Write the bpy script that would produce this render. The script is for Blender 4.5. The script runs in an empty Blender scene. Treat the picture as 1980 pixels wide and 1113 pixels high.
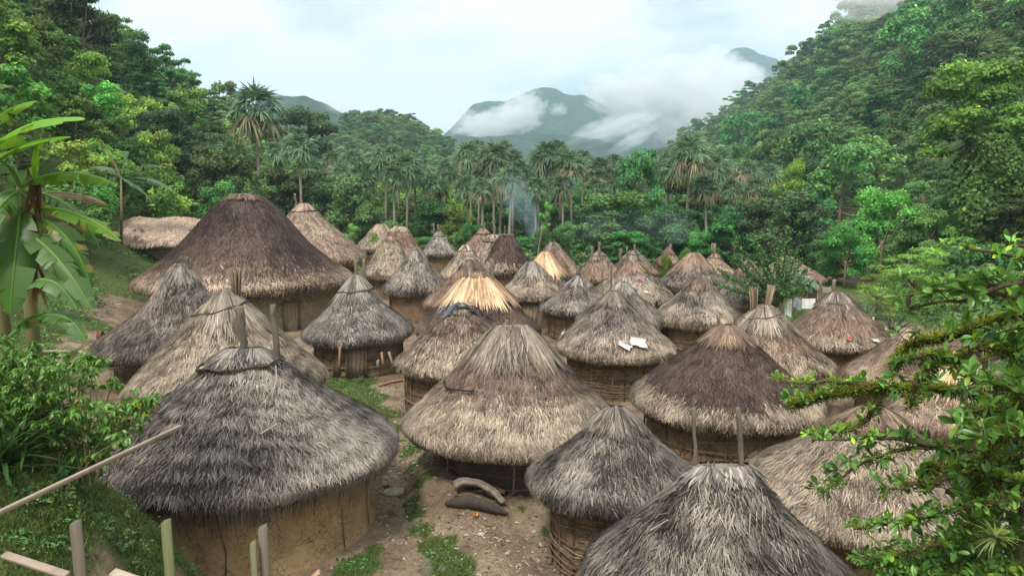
import bpy, math, random
import numpy as np
R_ = math.radians
rng = np.random.default_rng(7)
random.seed(7)
sc = bpy.context.scene
COL = sc.collection

# ------------------------------------------------------------------ camera
PITCH = 8.0
CAMH = 8.0
FPX = 1320.0
cam_d = bpy.data.cameras.new("camera")
cam_d.lens = 24.0
cam_d.sensor_width = 36.0
cam_d.clip_end = 20000
cam_d.clip_start = 0.05
cam = bpy.data.objects.new("camera", cam_d)
cam.location = (0, 0, CAMH)
cam.rotation_euler = (R_(90 - PITCH), 0, 0)
COL.objects.link(cam)
sc.camera = cam

# ------------------------------------------------------------------ sky
SUN_EL, SUN_AZ = 58.0, 205.0       # azimuth, degrees clockwise from +Y
w = bpy.data.worlds.new("World")
sc.world = w
w.use_nodes = True
nt = w.node_tree
nt.nodes.clear()
N = nt.nodes.new
L = nt.links.new
wo = N("ShaderNodeOutputWorld")
sky = N("ShaderNodeTexSky")
sky.sky_type = 'NISHITA'
sky.sun_disc = False
sky.sun_elevation = R_(SUN_EL)
sky.sun_rotation = R_(SUN_AZ)
bg1 = N("ShaderNodeBackground")
bg1.inputs[1].default_value = 0.11
L(sky.outputs[0], bg1.inputs[0])
tc = N("ShaderNodeTexCoord")
mp = N("ShaderNodeMapping")
mp.inputs['Scale'].default_value = (1, 1, 2.1)
mp.inputs['Location'].default_value = (0.37, 0.1, 0.25)
L(tc.outputs['Generated'], mp.inputs['Vector'])
n1 = N("ShaderNodeTexNoise")
n1.inputs['Scale'].default_value = 4.2
n1.inputs['Detail'].default_value = 8
n1.inputs['Roughness'].default_value = 0.5
n1.inputs['Distortion'].default_value = 0.25
L(mp.outputs[0], n1.inputs['Vector'])
cr = N("ShaderNodeValToRGB")
cr.color_ramp.elements[0].position = 0.40
cr.color_ramp.elements[0].color = (0.40, 0.43, 0.44, 1)
cr.color_ramp.elements[1].position = 0.60
cr.color_ramp.elements[1].color = (0.90, 0.86, 0.82, 1)
e = cr.color_ramp.elements.new(0.50)
e.color = (0.63, 0.625, 0.61, 1)
L(n1.outputs['Fac'], cr.inputs[0])
# an overcast sky is brighter overhead than at the horizon
sx = N("ShaderNodeSeparateXYZ")
L(tc.outputs['Generated'], sx.inputs[0])
mr = N("ShaderNodeMapRange")
mr.inputs['From Min'].default_value = 0.38
mr.inputs['From Max'].default_value = 1.0
mr.inputs['To Min'].default_value = 1.0
mr.inputs['To Max'].default_value = 1.6
L(sx.outputs['Z'], mr.inputs['Value'])
bg2 = N("ShaderNodeBackground")
L(cr.outputs[0], bg2.inputs[0])
L(mr.outputs[0], bg2.inputs[1])
mx = N("ShaderNodeMixShader")
mx.inputs[0].default_value = 0.9
L(bg1.outputs[0], mx.inputs[1])
L(bg2.outputs[0], mx.inputs[2])
L(mx.outputs[0], wo.inputs['Surface'])

sd = bpy.data.lights.new("sun", 'SUN')
sd.energy = 1.9
sd.angle = R_(10)
sd.color = (1.0, 0.93, 0.83)
so = bpy.data.objects.new("sun", sd)
az = R_(SUN_AZ)
el = R_(SUN_EL)
from mathutils import Vector, Matrix
dv = Vector((math.sin(az) * math.cos(el), math.cos(az) * math.cos(el), math.sin(el)))
so.rotation_euler = dv.to_track_quat('Z', 'Y').to_euler()
so.location = (0, -20, 60)
COL.objects.link(so)

sc.view_settings.view_transform = 'Standard'
sc.view_settings.look = 'None'
sc.view_settings.exposure = 0.92
sc.view_settings.gamma = 1.0
sc.render.engine = 'CYCLES'
cy = sc.cycles
cy.use_denoising = True
try:
    cy.denoiser = 'OPENIMAGEDENOISE'
except Exception:
    pass
cy.max_bounces = 6
cy.diffuse_bounces = 3
cy.glossy_bounces = 1
cy.transmission_bounces = 3
cy.transparent_max_bounces = 8
cy.volume_bounces = 3
cy.volume_step_rate = 0.5
cy.volume_max_steps = 128
cy.use_adaptive_sampling = True
cy.adaptive_threshold = 0.02

# ------------------------------------------------------------------ pixel rays -> points of the place
cp, sp_ = math.cos(R_(PITCH)), math.sin(R_(PITCH))
def ray(px, py):
    X = (px - 990) / FPX
    Y = -(py - 556.5) / FPX
    return np.array([X, cp + Y * sp_, -sp_ + Y * cp])
def at(px, py, D):
    r = ray(px, py)
    return r * (D / r[1]) + np.array([0, 0, CAMH])
def to_px(p):
    d = np.array(p, float) - np.array([0, 0, CAMH])
    z = d[1] * cp - d[2] * sp_
    return 990 + FPX * d[0] / z, 556.5 - FPX * (d[1] * sp_ + d[2] * cp) / z

# ------------------------------------------------------------------ noise helpers
class SinNoise:
    """smooth 3-D noise made of random plane waves, about -1..1"""
    def __init__(self, seed, freq=1.0, n=14, octaves=3):
        r = np.random.default_rng(seed)
        K, A = [], []
        for o in range(octaves):
            k = r.normal(size=(n, 3))
            k /= np.linalg.norm(k, axis=1)[:, None]
            k *= freq * (2 ** o) * r.uniform(0.7, 1.3, (n, 1)) * 2
            K.append(k)
            A.append(np.full(n, 0.5 ** o))
        self.K = np.concatenate(K)
        self.A = np.concatenate(A)
        self.ph = r.uniform(0, 6.283, len(self.A))
        self.A = self.A / math.sqrt((self.A ** 2).sum() / 2) * 0.45
    def __call__(self, P):
        P = np.asarray(P, float)
        out = np.zeros(P.shape[:-1])
        for k, a, ph in zip(self.K, self.A, self.ph):
            out += a * np.sin(P @ k + ph)
        return out
def unit(v):
    return v / np.maximum(np.linalg.norm(v, axis=-1, keepdims=True), 1e-9)
def smooth(a, b, x):
    t = np.clip((x - a) / (b - a), 0, 1)
    return t * t * (3 - 2 * t)

# ------------------------------------------------------------------ mesh helpers
class MB:
    def __init__(self):
        self.V, self.F, self.C, self.n = [], [], [], 0
    def add(self, V, F, col=(1, 1, 1)):
        V = np.asarray(V, float).reshape(-1, 3)
        C = np.asarray(col, float)
        if C.ndim == 1:
            C = np.tile(C[:3], (len(V), 1))
        if not isinstance(F, list):
            F = [F]
        for f in F:
            f = np.asarray(f, int)
            if len(f):
                self.F.append(f + self.n)
        self.V.append(V)
        self.C.append(C)
        self.n += len(V)
    def tube(self, pts, rad, seg=8, col=(1, 1, 1), wob=0.0, cap=True):
        P = np.asarray(pts, float)
        m = len(P)
        rad = np.broadcast_to(np.asarray(rad, float), (m,))
        T = unit(np.gradient(P, axis=0))
        ref = np.array([0, 0, 1.0]) if abs(T[0][2]) < 0.9 else np.array([1.0, 0, 0])
        u = unit(np.cross(T[0], ref))
        V = []
        for i in range(m):
            u = unit(u - T[i] * np.dot(u, T[i]))
            v = np.cross(T[i], u)
            a = np.linspace(0, 2 * math.pi, seg, endpoint=False)
            rr = rad[i] * (1 + (rng.normal(size=seg) * wob if wob else 0))
            V.append(P[i] + np.outer(np.cos(a) * rr, u) + np.outer(np.sin(a) * rr, v))
        V = np.concatenate(V)
        F = []
        for i in range(m - 1):
            for j in range(seg):
                a, b = i * seg + j, i * seg + (j + 1) % seg
                F.append((a, b, b + seg, a + seg))
        Fs = [np.array(F)]
        if cap:
            n0 = len(V)
            V = np.concatenate([V, P[:1], P[-1:]])
            tri = []
            for j in range(seg):
                k = (j + 1) % seg
                tri.append((k, j, n0))
                tri.append(((m - 1) * seg + j, (m - 1) * seg + k, n0 + 1))
            Fs.append(np.array(tri))
        self.add(V, Fs, col)
    def box(self, c, size, ax=None, col=(1, 1, 1), taper=1.0):
        """box with centre c, size along axes ax (3x3 rows)"""
        s = np.array(size) / 2
        ax = np.eye(3) if ax is None else np.asarray(ax, float)
        V = []
        for k in (-1, 1):
            t = taper if k > 0 else 1.0
            for i, j in ((-1, -1), (1, -1), (1, 1), (-1, 1)):
                V.append(np.array(c) + ax[0] * i * s[0] * t + ax[1] * j * s[1] * t + ax[2] * k * s[2])
        F = [(0, 3, 2, 1), (4, 5, 6, 7), (0, 1, 5, 4), (1, 2, 6, 5), (2, 3, 7, 6), (3, 0, 4, 7)]
        self.add(V, np.array(F), col)
    def blob(self, c, r, seed=0, nu=14, nv=10, rough=0.15, col=(1, 1, 1), ax=None):
        """lumpy closed ellipsoid"""
        no = SinNoise(seed, 1.1, octaves=2)
        th = np.linspace(0, 2 * math.pi, nu, endpoint=False)
        ph = np.linspace(0.02, math.pi - 0.02, nv)
        T, P = np.meshgrid(th, ph)
        D = np.stack([np.cos(T) * np.sin(P), np.sin(T) * np.sin(P), np.cos(P)], -1).reshape(-1, 3)
        V = D * (1 + rough * no(D * 1.3))[:, None] * np.array(r)
        if ax is not None:
            V = V @ np.asarray(ax)
        V = V + np.array(c)
        F = []
        for i in range(nv - 1):
            for j in range(nu):
                k = (j + 1) % nu
                F.append((i * nu + j, (i + 1) * nu + j, (i + 1) * nu + k, i * nu + k))
        n0 = len(V)
        self.add(V, [np.array(F), np.array([tuple(range(nu))]), np.array([tuple(range((nv - 1) * nu, nv * nu))[::-1]])], col)
    def strips(self, P, T, Nn, Ln, W, lift=0.05, drop=0.1, segs=2, col=(1, 1, 1), tip=0.15, down=0.0, mid=1.0):
        n = len(P)
        Ln = np.broadcast_to(Ln, (n,))[:, None]
        W = np.broadcast_to(W, (n,))[:, None]
        lift = np.broadcast_to(lift, (n,))[:, None]
        drop = np.broadcast_to(drop, (n,))[:, None]
        down = np.broadcast_to(down, (n,))[:, None]
        S = unit(np.cross(T, Nn))
        rows = []
        for k in range(segs + 1):
            u = k / segs
            c = P + T * Ln * u + Nn * (lift * u - drop * u * u) * Ln - np.array([0, 0, 1.0]) * down * u * u * Ln
            hw = W / 2 * (1 - (1 - tip) * u ** 2.5) * (1 if segs == 1 else (0.6 + 0.4 * min(1, u * 3)) * mid if k else 0.6)
            rows.append(c - S * hw)
            rows.append(c + S * hw)
        V = np.stack(rows, 1).reshape(-1, 3)
        m = 2 * (segs + 1)
        base = np.arange(n)[:, None] * m
        F = np.concatenate([base + np.array([2 * k, 2 * k + 1, 2 * k + 3, 2 * k + 2]) for k in range(segs)])
        C = np.asarray(col, float)
        if C.ndim == 2:
            C = np.repeat(C, m, axis=0)
        self.add(V, F, C)
    def build(self, name, mat, parent=None, smooth_=False, link=True):
        V = np.concatenate(self.V).astype(np.float32)
        C = np.concatenate(self.C)
        me = bpy.data.meshes.new(name)
        me.vertices.add(len(V))
        me.vertices.foreach_set('co', V.ravel())
        tot, idx, starts, n0 = [], [], [], 0
        for f in self.F:
            m, k = f.shape
            idx.append(f.ravel())
            starts.append(n0 + np.arange(m) * k)
            tot.append(np.full(m, k))
            n0 += m * k
        idx = np.concatenate(idx).astype(np.int32)
        starts = np.concatenate(starts).astype(np.int32)
        me.loops.add(len(idx))
        me.loops.foreach_set('vertex_index', idx)
        me.polygons.add(len(starts))
        me.polygons.foreach_set('loop_start', starts)
        me.update(calc_edges=True)
        if smooth_:
            me.polygons.foreach_set('use_smooth', np.ones(len(starts), bool))
        a = me.attributes.new('Col', 'FLOAT_COLOR', 'POINT')
        a.data.foreach_set('color', np.concatenate([C, np.ones((len(C), 1))], 1).astype(np.float32).ravel())
        me.materials.append(mat)
        me.validate()
        o = bpy.data.objects.new(name, me)
        if link:
            COL.objects.link(o)
        if parent is not None:
            o.parent = parent
        return o
def thing(name, label, cat, loc=(0, 0, 0), group=None, rotz=0.0):
    o = bpy.data.objects.new(name, None)
    o.empty_display_size = 0.3
    o.location = loc
    o.rotation_euler = (0, 0, rotz)
    COL.objects.link(o)
    o['label'] = label
    o['category'] = cat
    if group:
        o['group'] = group
    return o
def tag(o, label, cat, group=None, kind=None):
    if label:
        o['label'] = label
    if cat:
        o['category'] = cat
    if group:
        o['group'] = group
    if kind:
        o['kind'] = kind
    return o

# ------------------------------------------------------------------ materials
def newmat(name):
    m = bpy.data.materials.new(name)
    m.use_nodes = True
    t = m.node_tree
    b = t.nodes['Principled BSDF']
    return m, t, b
def mat_col(name, rough=0.85, spec=0.25, noise=0.0, scale=8, bump=0.0, bscale=30, bdist=0.01, stretch=None):
    m, t, b = newmat(name)
    a = t.nodes.new('ShaderNodeAttribute')
    a.attribute_name = 'Col'
    b.inputs['Roughness'].default_value = rough
    b.inputs['Specular IOR Level'].default_value = spec
    out = a.outputs['Color']
    if noise or bump:
        c = t.nodes.new('ShaderNodeTexCoord')
        src = c.outputs['Object']
        if stretch:
            mm = t.nodes.new('ShaderNodeMapping')
            mm.inputs['Scale'].default_value = stretch
            t.links.new(src, mm.inputs['Vector'])
            src = mm.outputs[0]
    if noise:
        n = t.nodes.new('ShaderNodeTexNoise')
        n.inputs['Scale'].default_value = scale
        n.inputs['Detail'].default_value = 6
        n.inputs['Roughness'].default_value = 0.65
        t.links.new(src, n.inputs['Vector'])
        r = t.nodes.new('ShaderNodeMapRange')
        r.inputs['From Min'].default_value = 0.3
        r.inputs['From Max'].default_value = 0.7
        r.inputs['To Min'].default_value = 1 - noise
        r.inputs['To Max'].default_value = 1 + noise
        t.links.new(n.outputs['Fac'], r.inputs['Value'])
        v = t.nodes.new('ShaderNodeVectorMath')
        v.operation = 'SCALE'
        t.links.new(out, v.inputs[0])
        t.links.new(r.outputs[0], v.inputs['Scale'])
        out = v.outputs[0]
    if bump:
        n = t.nodes.new('ShaderNodeTexNoise')
        n.inputs['Scale'].default_value = bscale
        n.inputs['Detail'].default_value = 6
        t.links.new(src, n.inputs['Vector'])
        bp = t.nodes.new('ShaderNodeBump')
        bp.inputs['Strength'].default_value = bump
        bp.inputs['Distance'].default_value = bdist
        t.links.new(n.outputs['Fac'], bp.inputs['Height'])
        t.links.new(bp.outputs[0], b.inputs['Normal'])
    t.links.new(out, b.inputs['Base Color'])
    return m
def mat_leaf(name, rough=0.55, spec=0.3, trans=0.3, jitter=0.12, objcol=True):
    """leaf material: per-leaf colour from the mesh, per-plant colour from the object, light passing through"""
    m, t, b = newmat(name)
    a = t.nodes.new('ShaderNodeAttribute')
    a.attribute_name = 'Col'
    out = a.outputs['Color']
    oi = t.nodes.new('ShaderNodeObjectInfo')
    if objcol:
        mu = t.nodes.new('ShaderNodeVectorMath')
        mu.operation = 'MULTIPLY'
        t.links.new(out, mu.inputs[0])
        t.links.new(oi.outputs['Color'], mu.inputs[1])
        out = mu.outputs[0]
    if jitter:
        h = t.nodes.new('ShaderNodeHueSaturation')
        r1 = t.nodes.new('ShaderNodeMapRange')
        r1.inputs['To Min'].default_value = 0.5 - jitter * 0.35
        r1.inputs['To Max'].default_value = 0.5 + jitter * 0.28
        t.links.new(oi.outputs['Random'], r1.inputs['Value'])
        mm = t.nodes.new('ShaderNodeMath')
        mm.operation = 'MULTIPLY'
        mm.inputs[1].default_value = 7.31
        t.links.new(oi.outputs['Random'], mm.inputs[0])
        fr = t.nodes.new('ShaderNodeMath')
        fr.operation = 'FRACT'
        t.links.new(mm.outputs[0], fr.inputs[0])
        r2 = t.nodes.new('ShaderNodeMapRange')
        r2.inputs['To Min'].default_value = 1 - jitter * 3.6
        r2.inputs['To Max'].default_value = 1 + jitter * 4.0
        t.links.new(fr.outputs[0], r2.inputs['Value'])
        t.links.new(r1.outputs[0], h.inputs['Hue'])
        t.links.new(r2.outputs[0], h.inputs['Value'])
        t.links.new(out, h.inputs['Color'])
        out = h.outputs[0]
    b.inputs['Roughness'].default_value = rough
    b.inputs['Specular IOR Level'].default_value = spec
    t.links.new(out, b.inputs['Base Color'])
    tr = t.nodes.new('ShaderNodeBsdfTranslucent')
    hs = t.nodes.new('ShaderNodeHueSaturation')
    hs.inputs['Hue'].default_value = 0.47
    hs.inputs['Value'].default_value = 1.35
    t.links.new(out, hs.inputs['Color'])
    t.links.new(hs.outputs[0], tr.inputs['Color'])
    ms = t.nodes.new('ShaderNodeMixShader')
    ms.inputs[0].default_value = trans
    t.links.new(b.outputs[0], ms.inputs[1])
    t.links.new(tr.outputs[0], ms.inputs[2])
    t.links.new(ms.outputs[0], t.nodes['Material Output'].inputs['Surface'])
    return m
M_thatch = mat_col('palm_thatch', 0.82, 0.25, 0.28, 2.2)
M_wood = mat_col('weathered_wood', 0.85, 0.2, 0.35, 7, 0.6, 26, 0.02, (1, 1, 0.25))
M_plank = mat_col('sawn_wood', 0.75, 0.25, 0.22, 5, 0.3, 60, 0.004, (1, 1, 0.12))
M_cloth = mat_col('cloth', 0.9, 0.1, 0.06, 3)
M_plastic = mat_col('plastic', 0.35, 0.5, 0.0)
M_rock = mat_col('rock', 0.9, 0.2, 0.4, 3, 0.8, 9, 0.04)
M_leaf = mat_leaf('foliage', 0.6, 0.25, 0.28, 0.13)
M_palm = mat_leaf('palm_frond', 0.5, 0.4, 0.2, 0.06)
M_gloss = mat_leaf('glossy_leaf', 0.33, 0.5, 0.3, 0.0)
M_banana = mat_leaf('banana_leaf', 0.42, 0.45, 0.42, 0.0)
M_grass = mat_leaf('grass_blades', 0.6, 0.2, 0.35, 0.0)
M_bark = mat_col('bark', 0.9, 0.15, 0.3, 5, 0.5, 20, 0.02)

def mat_mud(name, cols, crack=9.0, crackw=0.06, crackdark=0.35):
    m, t, b = newmat(name)
    c = t.nodes.new('ShaderNodeTexCoord')
    n = t.nodes.new('ShaderNodeTexNoise')
    n.inputs['Scale'].default_value = 1.6
    n.inputs['Detail'].default_value = 8
    n.inputs['Roughness'].default_value = 0.65
    t.links.new(c.outputs['Object'], n.inputs['Vector'])
    r = t.nodes.new('ShaderNodeValToRGB')
    r.color_ramp.elements[0].position = 0.32
    r.color_ramp.elements[0].color = (*cols[0], 1)
    r.color_ramp.elements[1].position = 0.68
    r.color_ramp.elements[1].color = (*cols[1], 1)
    t.links.new(n.outputs['Fac'], r.inputs[0])
    # cracked daub: warped cells
    n2 = t.nodes.new('ShaderNodeTexNoise')
    n2.inputs['Scale'].default_value = 5
    n2.inputs['Detail'].default_value = 3
    t.links.new(c.outputs['Object'], n2.inputs['Vector'])
    mxv = t.nodes.new('ShaderNodeMix')
    mxv.data_type = 'VECTOR'
    mxv.inputs[0].default_value = 0.14
    t.links.new(c.outputs['Object'], mxv.inputs[4])
    t.links.new(n2.outputs['Color'], mxv.inputs[5])
    v = t.nodes.new('ShaderNodeTexVoronoi')
    v.feature = 'DISTANCE_TO_EDGE'
    v.inputs['Scale'].default_value = crack
    t.links.new(mxv.outputs[1], v.inputs['Vector'])
    n3 = t.nodes.new('ShaderNodeTexNoise')
    n3.inputs['Scale'].default_value = 2.7
    t.links.new(c.outputs['Object'], n3.inputs['Vector'])
    thr = t.nodes.new('ShaderNodeMapRange')
    thr.inputs['From Min'].default_value = 0.4
    thr.inputs['From Max'].default_value = 0.62
    thr.inputs['To Min'].default_value = 0.003
    thr.inputs['To Max'].default_value = crackw
    t.links.new(n3.outputs['Fac'], thr.inputs['Value'])
    dvn = t.nodes.new('ShaderNodeMath')
    dvn.operation = 'DIVIDE'
    dvn.use_clamp = True
    t.links.new(v.outputs['Distance'], dvn.inputs[0])
    t.links.new(thr.outputs[0], dvn.inputs[1])
    mx = t.nodes.new('ShaderNodeMix')
    mx.data_type = 'RGBA'
    t.links.new(dvn.outputs[0], mx.inputs[0])
    mx.inputs[6].default_value = (*[k * crackdark for k in cols[0]], 1)
    t.links.new(r.outputs[0], mx.inputs[7])
    t.links.new(mx.outputs[2], b.inputs['Base Color'])
    b.inputs['Roughness'].default_value = 0.95
    b.inputs['Specular IOR Level'].default_value = 0.1
    n4 = t.nodes.new('ShaderNodeTexNoise')
    n4.inputs['Scale'].default_value = 14
    n4.inputs['Detail'].default_value = 6
    t.links.new(c.outputs['Object'], n4.inputs['Vector'])
    ad = t.nodes.new('ShaderNodeMath')
    t.links.new(n4.outputs['Fac'], ad.inputs[0])
    t.links.new(dvn.outputs[0], ad.inputs[1])
    bp = t.nodes.new('ShaderNodeBump')
    bp.inputs['Strength'].default_value = 0.7
    bp.inputs['Distance'].default_value = 0.03
    t.links.new(ad.outputs[0], bp.inputs['Height'])
    t.links.new(bp.outputs[0], b.inputs['Normal'])
    return m
M_mud_tan = mat_mud('tan_mud_daub', ((0.28, 0.19, 0.10), (0.50, 0.36, 0.19)), 8.0, 0.05, 0.5)
M_mud_brown = mat_mud('brown_mud_daub', ((0.15, 0.10, 0.065), (0.31, 0.22, 0.13)), 6.0, 0.07)
M_mud_grey = mat_mud('grey_mud_daub', ((0.12, 0.09, 0.065), (0.25, 0.19, 0.13)), 6.0, 0.08)
M_mud_dim = mat_mud('eave_shade_dark_daub', ((0.055, 0.042, 0.032), (0.13, 0.10, 0.075)), 9.0, 0.015)  # dark bamboo wall tone, with the eave's shade put into the colour
M_matting = mat_col('woven_matting', 0.9, 0.1, 0.3, 4)
# ------------------------------------------------------------------ terrain
NZ1 = SinNoise(11, 0.012, octaves=4)
NZ2 = SinNoise(12, 0.35, octaves=3)
def xleft(y):
    return np.interp(y, [0, 12, 20, 28, 40, 55, 80, 120, 150, 180, 215, 300, 420], [-7.5, -9.4, -12.5, -17.3, -20.8, -21.8, -24, -25, -26, -30, -40, -75, -140])
def xright(y):
    return np.interp(y, [0, 15, 25, 35, 50, 80, 110, 200, 300, 400, 520, 650, 800, 1200], [11, 15.5, 20.5, 23, 28, 41, 47, 50, 55, 60, 73, 78, 84, 140])
def hridge(y):
    return np.interp(y, [0, 120, 230, 300, 340, 400, 520, 650, 800, 1000, 1200], [150, 150, 135, 114, 102, 96, 78, 62, 46, 24, 0])
def softplus(x, k):
    return k * np.logaddexp(0, x / k)
def ground_h(x, y):
    x = np.asarray(x, float)
    y = np.asarray(y, float)
    P = np.stack([x, y, x * 0], -1)
    h = 0.05 * NZ2(P)
    # left hill: gentle terrace, then a steep slope
    d = xleft(y) - x
    foot = np.interp(y, [0, 15, 25, 60], [2, 3, 7, 9])
    left = np.interp(y, [28, 40, 46, 60, 70, 80], [.22, .42, .62, .60, .42, .22]) * softplus(d, 0.8) + 0.62 * softplus(d - foot, 1.5)
    cap = np.interp(y, [0, 100, 130, 160, 200, 240], [60, 48, 40, 30, 16, 8])
    left = -softplus(-(left - cap), 4) + cap
    left = np.maximum(left, 0) * (1 + 0.10 * NZ1(P * 2.2))
    # right mountain
    d = x - xright(y)
    hr = hridge(y)
    sl = 0.20 * softplus(d, 1.5) + 0.54 * softplus(d - 10, 4)
    right = np.minimum(sl, hr * (1.0) - 0.25 * np.maximum(sl - hr, 0))
    right = np.maximum(right, 0) * (1 + 0.10 * NZ1(P * 1.5 + 9))
    # round wooded hill in the valley behind the palms
    mid = 40 * np.exp(-((x + 78) / 46) ** 2 - ((y - 430) / 80) ** 2) + 24 * np.exp(-((x + 135) / 60) ** 2 - ((y - 460) / 90) ** 2) + 13 * np.exp(-((x + 30) / 40) ** 2 - ((y - 420) / 70) ** 2)
    mid = mid * (1 + 0.12 * NZ1(P * 3))
    # bank the photographer stands on
    bank = 2.4 * smooth(11.5, 5.5, y) * smooth(2.0, -4.0, x) + 2.6 * smooth(9, 4, y) * smooth(1.5, 5, x)
    bank = bank + 3.1 * smooth(13.4, 9.9, y) * smooth(7.6, 9.0, y) * smooth(-4.5, -6.5, x)
    drop = -0.03 * np.maximum(y - 500, 0)
    h = h + left + right + mid + bank + drop
    h = h + .40 * smooth(3.2, 2.3, np.hypot(x, y - 18.2))      # beaten earth mound under the middle hut
    # low grassy bank between the two paths in front
    a = np.array([1.0, 10.0]); b2 = np.array([-3.0, 20.5])
    ab = b2 - a
    t = np.clip(((x - a[0]) * ab[0] + (y - a[1]) * ab[1]) / (ab @ ab), 0, 1)
    dist = np.hypot(x - a[0] - t * ab[0], y - a[1] - t * ab[1])
    h = h + 0.28 * np.exp(-(dist / 0.55) ** 2)
    return h
def gpoint(px, py):
    """where the view ray through this pixel meets the ground"""
    r = ray(px, py)
    D = 6.0
    while D < 400:
        p = r * (D / r[1]) + np.array([0, 0, CAMH])
        if p[2] <= float(ground_h(p[0], p[1])):
            return p
        D += 0.1 if D < 60 else 0.5
    return p
def gz(x, y):
    return float(ground_h(x, y))

# grass / bare earth weights (world blobs)
GR = []
def grass_blob(px, py, r, w=1.0, ar=1.0, ang=0.0):
    p = gpoint(px, py)
    GR.append((p[0], p[1], r, w, ar, ang))
for a in [(668, 745, .95, 1.8), (696, 772, 1.0, 1.8), (725, 800, .75, 1.7), (748, 832, .55, 1.6), (765, 852, .35, 1.4), (640, 735, .9, 1.4),
          (796, 870, .32, 1.8), (802, 900, .32, 1.8), (815, 930, .27, 1.6),
          (700, 1090, .3, 1.0), (670, 1105, .35, 1.1), (725, 1065, .22, .8), (745, 940, .2, .8),
          (778, 962, .18, 1.3), (792, 978, .24, 1.5), (802, 1000, .26, 1.5), (815, 1025, .30, 1.6), (838, 1060, .34, 1.6), (862, 1090, .38, 1.5), (885, 1110, .36, 1.3), (870, 1050, .25, .7),
          (960, 990, .2, .6), (1010, 988, .2, .7), (1050, 1030, .2, .9), (1070, 1090, .2, .6), (1100, 1100, .25, .8),
          (840, 920, .15, .6)]:
    grass_blob(*a)
for a in [(60, 960, .7, .6), (200, 950, .8, .7), (230, 1020, .5, .8), (60, 1090, .4, .4),
          (200, 530, 4, 1.4), (250, 540, 3, 1.3), (180, 500, 4, 1.2), (290, 560, 2.0, .8), (200, 640, 1.4, .9), (150, 620, 3, 1.2), (180, 740, 1.6, .6),
          (600, 600, 3.5, .3), (1500, 600, 4, 1.2), (1650, 560, 4, 1.1), (1480, 640, 2.5, 1.0), (1700, 600, 4, 1.2), (1560, 640, 3, .8),
          (690, 545, 4, .8), (650, 690, .7, .8), (245, 575, 2.2, -2.0), (232, 610, 2.0, -2.0), (215, 650, 1.6, -1.6), (205, 700, 1.6, -1.5), (220, 740, 1.4, -1.2)]:
    grass_blob(*a)
GN1 = SinNoise(31, 1.5, octaves=4)
GN2 = SinNoise(33, 0.5, octaves=3)
def grass_w(x, y):
    P = np.stack([x, y, x * 0], -1)
    g = np.zeros_like(x)
    for gx, gy, r, w_, ar, an in GR:
        g = g + w_ * np.exp(-((x - gx) ** 2 + (y - gy) ** 2) / (r * r))
    d1 = xleft(y) - x
    d2 = x - xright(y)
    g = g + smooth(1.5, 6, d1) + smooth(-3, 3, d2) + smooth(68, 78, y) + smooth(13.8, 11, y) * smooth(-4.5, -6.5, x) * 0.27
    g = g + 0.32 * GN1(P) + 0.14 * GN2(P)
    return smooth(0.30, 0.75, g)

def axis_pts(segs):
    out = []
    for a, b, s in segs:
        out.append(np.arange(a, b, s))
    out.append([segs[-1][1]])
    return np.concatenate(out)
xs = axis_pts([(-3000, -600, 200), (-600, -200, 25), (-200, -60, 5), (-60, -26, 1.2), (-26, -12, .5), (-12, 6, .14), (6, 30, .5), (30, 70, 1.6), (70, 260, 5), (260, 600, 30), (600, 3000, 200)])
ys = axis_pts([(-60, 4, 4), (4, 10, .5), (10, 24, .16), (24, 50, .5), (50, 90, 1.2), (90, 260, 3.5), (260, 900, 10), (900, 6000, 170)])
GX, GY = np.meshgrid(xs, ys)
GZ = ground_h(GX, GY)
nx_, ny_ = len(xs), len(ys)
gi = np.arange(nx_ * ny_).reshape(ny_, nx_)
GF = np.stack([gi[:-1, :-1], gi[:-1, 1:], gi[1:, 1:], gi[1:, :-1]], -1).reshape(-1, 4)
gmb = MB()
GW = grass_w(GX, GY)
GC = np.stack([GW, GW * 0, GW * 0], -1).reshape(-1, 3)
gmb.add(np.stack([GX, GY, GZ], -1).reshape(-1, 3), GF, GC)
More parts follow.
